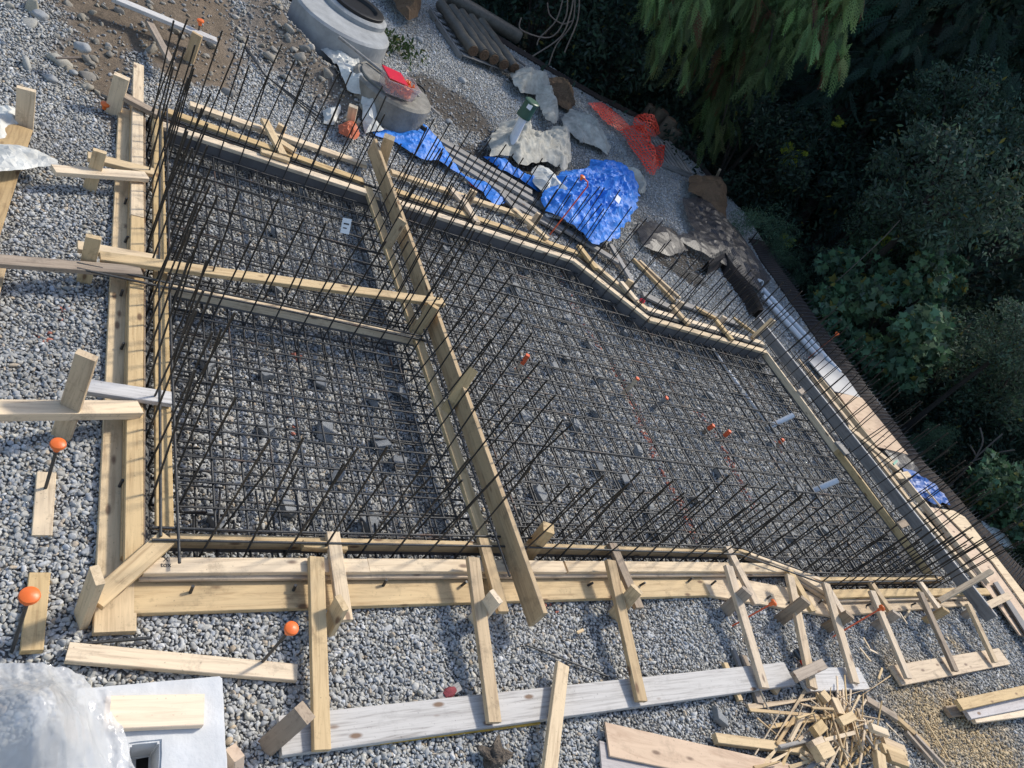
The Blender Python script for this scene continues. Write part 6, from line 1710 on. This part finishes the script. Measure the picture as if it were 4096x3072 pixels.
br = nr.uniform(0, 1, len(cp)) < 0.04; C[br] = np.array([0.15, 0.07, 0.045])
e = empty('cedar_tree', root, 'cedar with bright green drooping boughs hanging in from the top centre', 'cedar')
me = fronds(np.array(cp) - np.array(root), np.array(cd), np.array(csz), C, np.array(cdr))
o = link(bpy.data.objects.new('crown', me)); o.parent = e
vs, fs = tubemesh([Vector((0, 0, 0)), Vector((0, 0, 6)), Vector((0.1, 0, 12))], 0, 10, rs=[0.3, 0.22, 0.1])
k_ = len(vs); vs = vs + [v - root for v in lv]; fs = fs + [tuple(x + k_ for x in f) for f in lf_]
mesh_obj('trunk', vs, fs, bark, e, Matrix.Translation(root), smooth=True)

yl_me, yl_c = cluster_crown(6, 1.0, 2600, 0.10, 'oval', (0.30, 0.36, 0.05), ncl=16, yel=0.0)  # bright leaf colour painted to stand in for sunlit glints among the trees
y1 = shrub('painted_glow_tree', 'small sapling between the dark trunks, backlit yellow-green glow painted into its leaves', (3175, 625), 18.2, 3.0, yl_me, yl_c, 1.0, 0.34, 'tree', 0.05)
copy_tree(y1, D(3350, 488, 18.2), 3.0, 0.16, 1.0, 'tiny sapling with painted backlit glow, above the one between the dark trunks')
copy_tree(y1, D(3545, 968, 17), 3.0, 0.18, 2.0, 'sapling with painted yellow-green backlit glow behind the stretched cable')
copy_tree(y1, D(3150, 965, 17.2), 3.0, 0.2, 3.0, 'sapling with painted yellow-green backlit glow between the leaning trunks')
# bare leaning trunks, vines, branches
for i, (b, t, r) in enumerate([((3110, 1010), (3330, 700), .16), ((3170, 1060), (3480, 740), .2), ((3290, 1010), (3560, 700), .17), ((3500, 900), (3900, 480), .12), ((3550, 330), (3900, 100), .2)]):
    a = D(*b, 20.5 + i * 0.6); c = D(*t, 21.5 + i * 0.6)
    d = (c - a).normalized(); foot = a - d * 3.5
    tube('bare_tree', f'{ordn[i]} of the dark bare trunks in the forest, counted from the left', 'trunk', [foot, a, c, c + d * 3], r, bark, n=10, group='bare dark trunks', rs=[r * 1.2, r, r * .8, r * .6])
def curve(px, dist, n=14):
    P = [D(x, y, dist) for x, y in px]
    out = []
    for i in range(len(P) - 1):
        p0, p1, p2, p3 = P[max(i - 1, 0)], P[i], P[i + 1], P[min(i + 2, len(P) - 1)]
        for k in range(5):
            t = k / 5
            out.append(0.5 * ((2 * p1) + (p2 - p0) * t + (2 * p0 - 5 * p1 + 4 * p2 - p3) * t * t + (3 * p1 - p0 - 3 * p2 + p3) * t ** 3))
    out.append(P[-1]); return out
VN = [[(2295, -20), (2280, 60), (2240, 150), (2130, 225)], [(2270, -20), (2262, 70), (2200, 150), (2085, 120), (2085, 70)], [(2318, -20), (2310, 80), (2270, 180), (2258, 210)], [(2255, -20), (2225, 80), (2160, 150), (2148, 180)], [(2300, -30), (2290, 90), (2225, 180), (2195, 260)], [(2190, 10), (2200, 60), (2250, 95), (2295, 80)]]
for i, v in enumerate(VN):
    tube('bare_vine', f'{ordn[i]} of the thin bare vines arching before the black forest at the top', 'vine', curve(v, 15.2 + 0.15 * i), 0.014, twig_m, n=5, group='bare vines at the top')
e = empty('bare_branch', D(3850, 1900, 15.2), 'bare forked pale branch on the slope at the lower right', 'branch')
for v in ([(3790, 1950), (3870, 1870), (3920, 1815), (4010, 1735)], [(3900, 1835), (3930, 1770), (3920, 1710)], [(3890, 1845), (3990, 1812), (4060, 1800)], [(3905, 1825), (3880, 1780)]):
    tube('twig', None, None, curve(v, 15.2), 0.014, twig_m, n=5, parent=e)
tube('cable', 'thin cable stretched diagonally through the trees at the right', 'cable', curve([(3200, 1235), (3340, 1130), (3520, 965), (3600, 880)], 15.5), 0.008, twig_m, n=5)
tube('cable', 'thin pale line at the lower right edge of the forest', 'cable', curve([(4056, 2040), (4130, 1995)], 13), 0.006, twig_m, n=5)
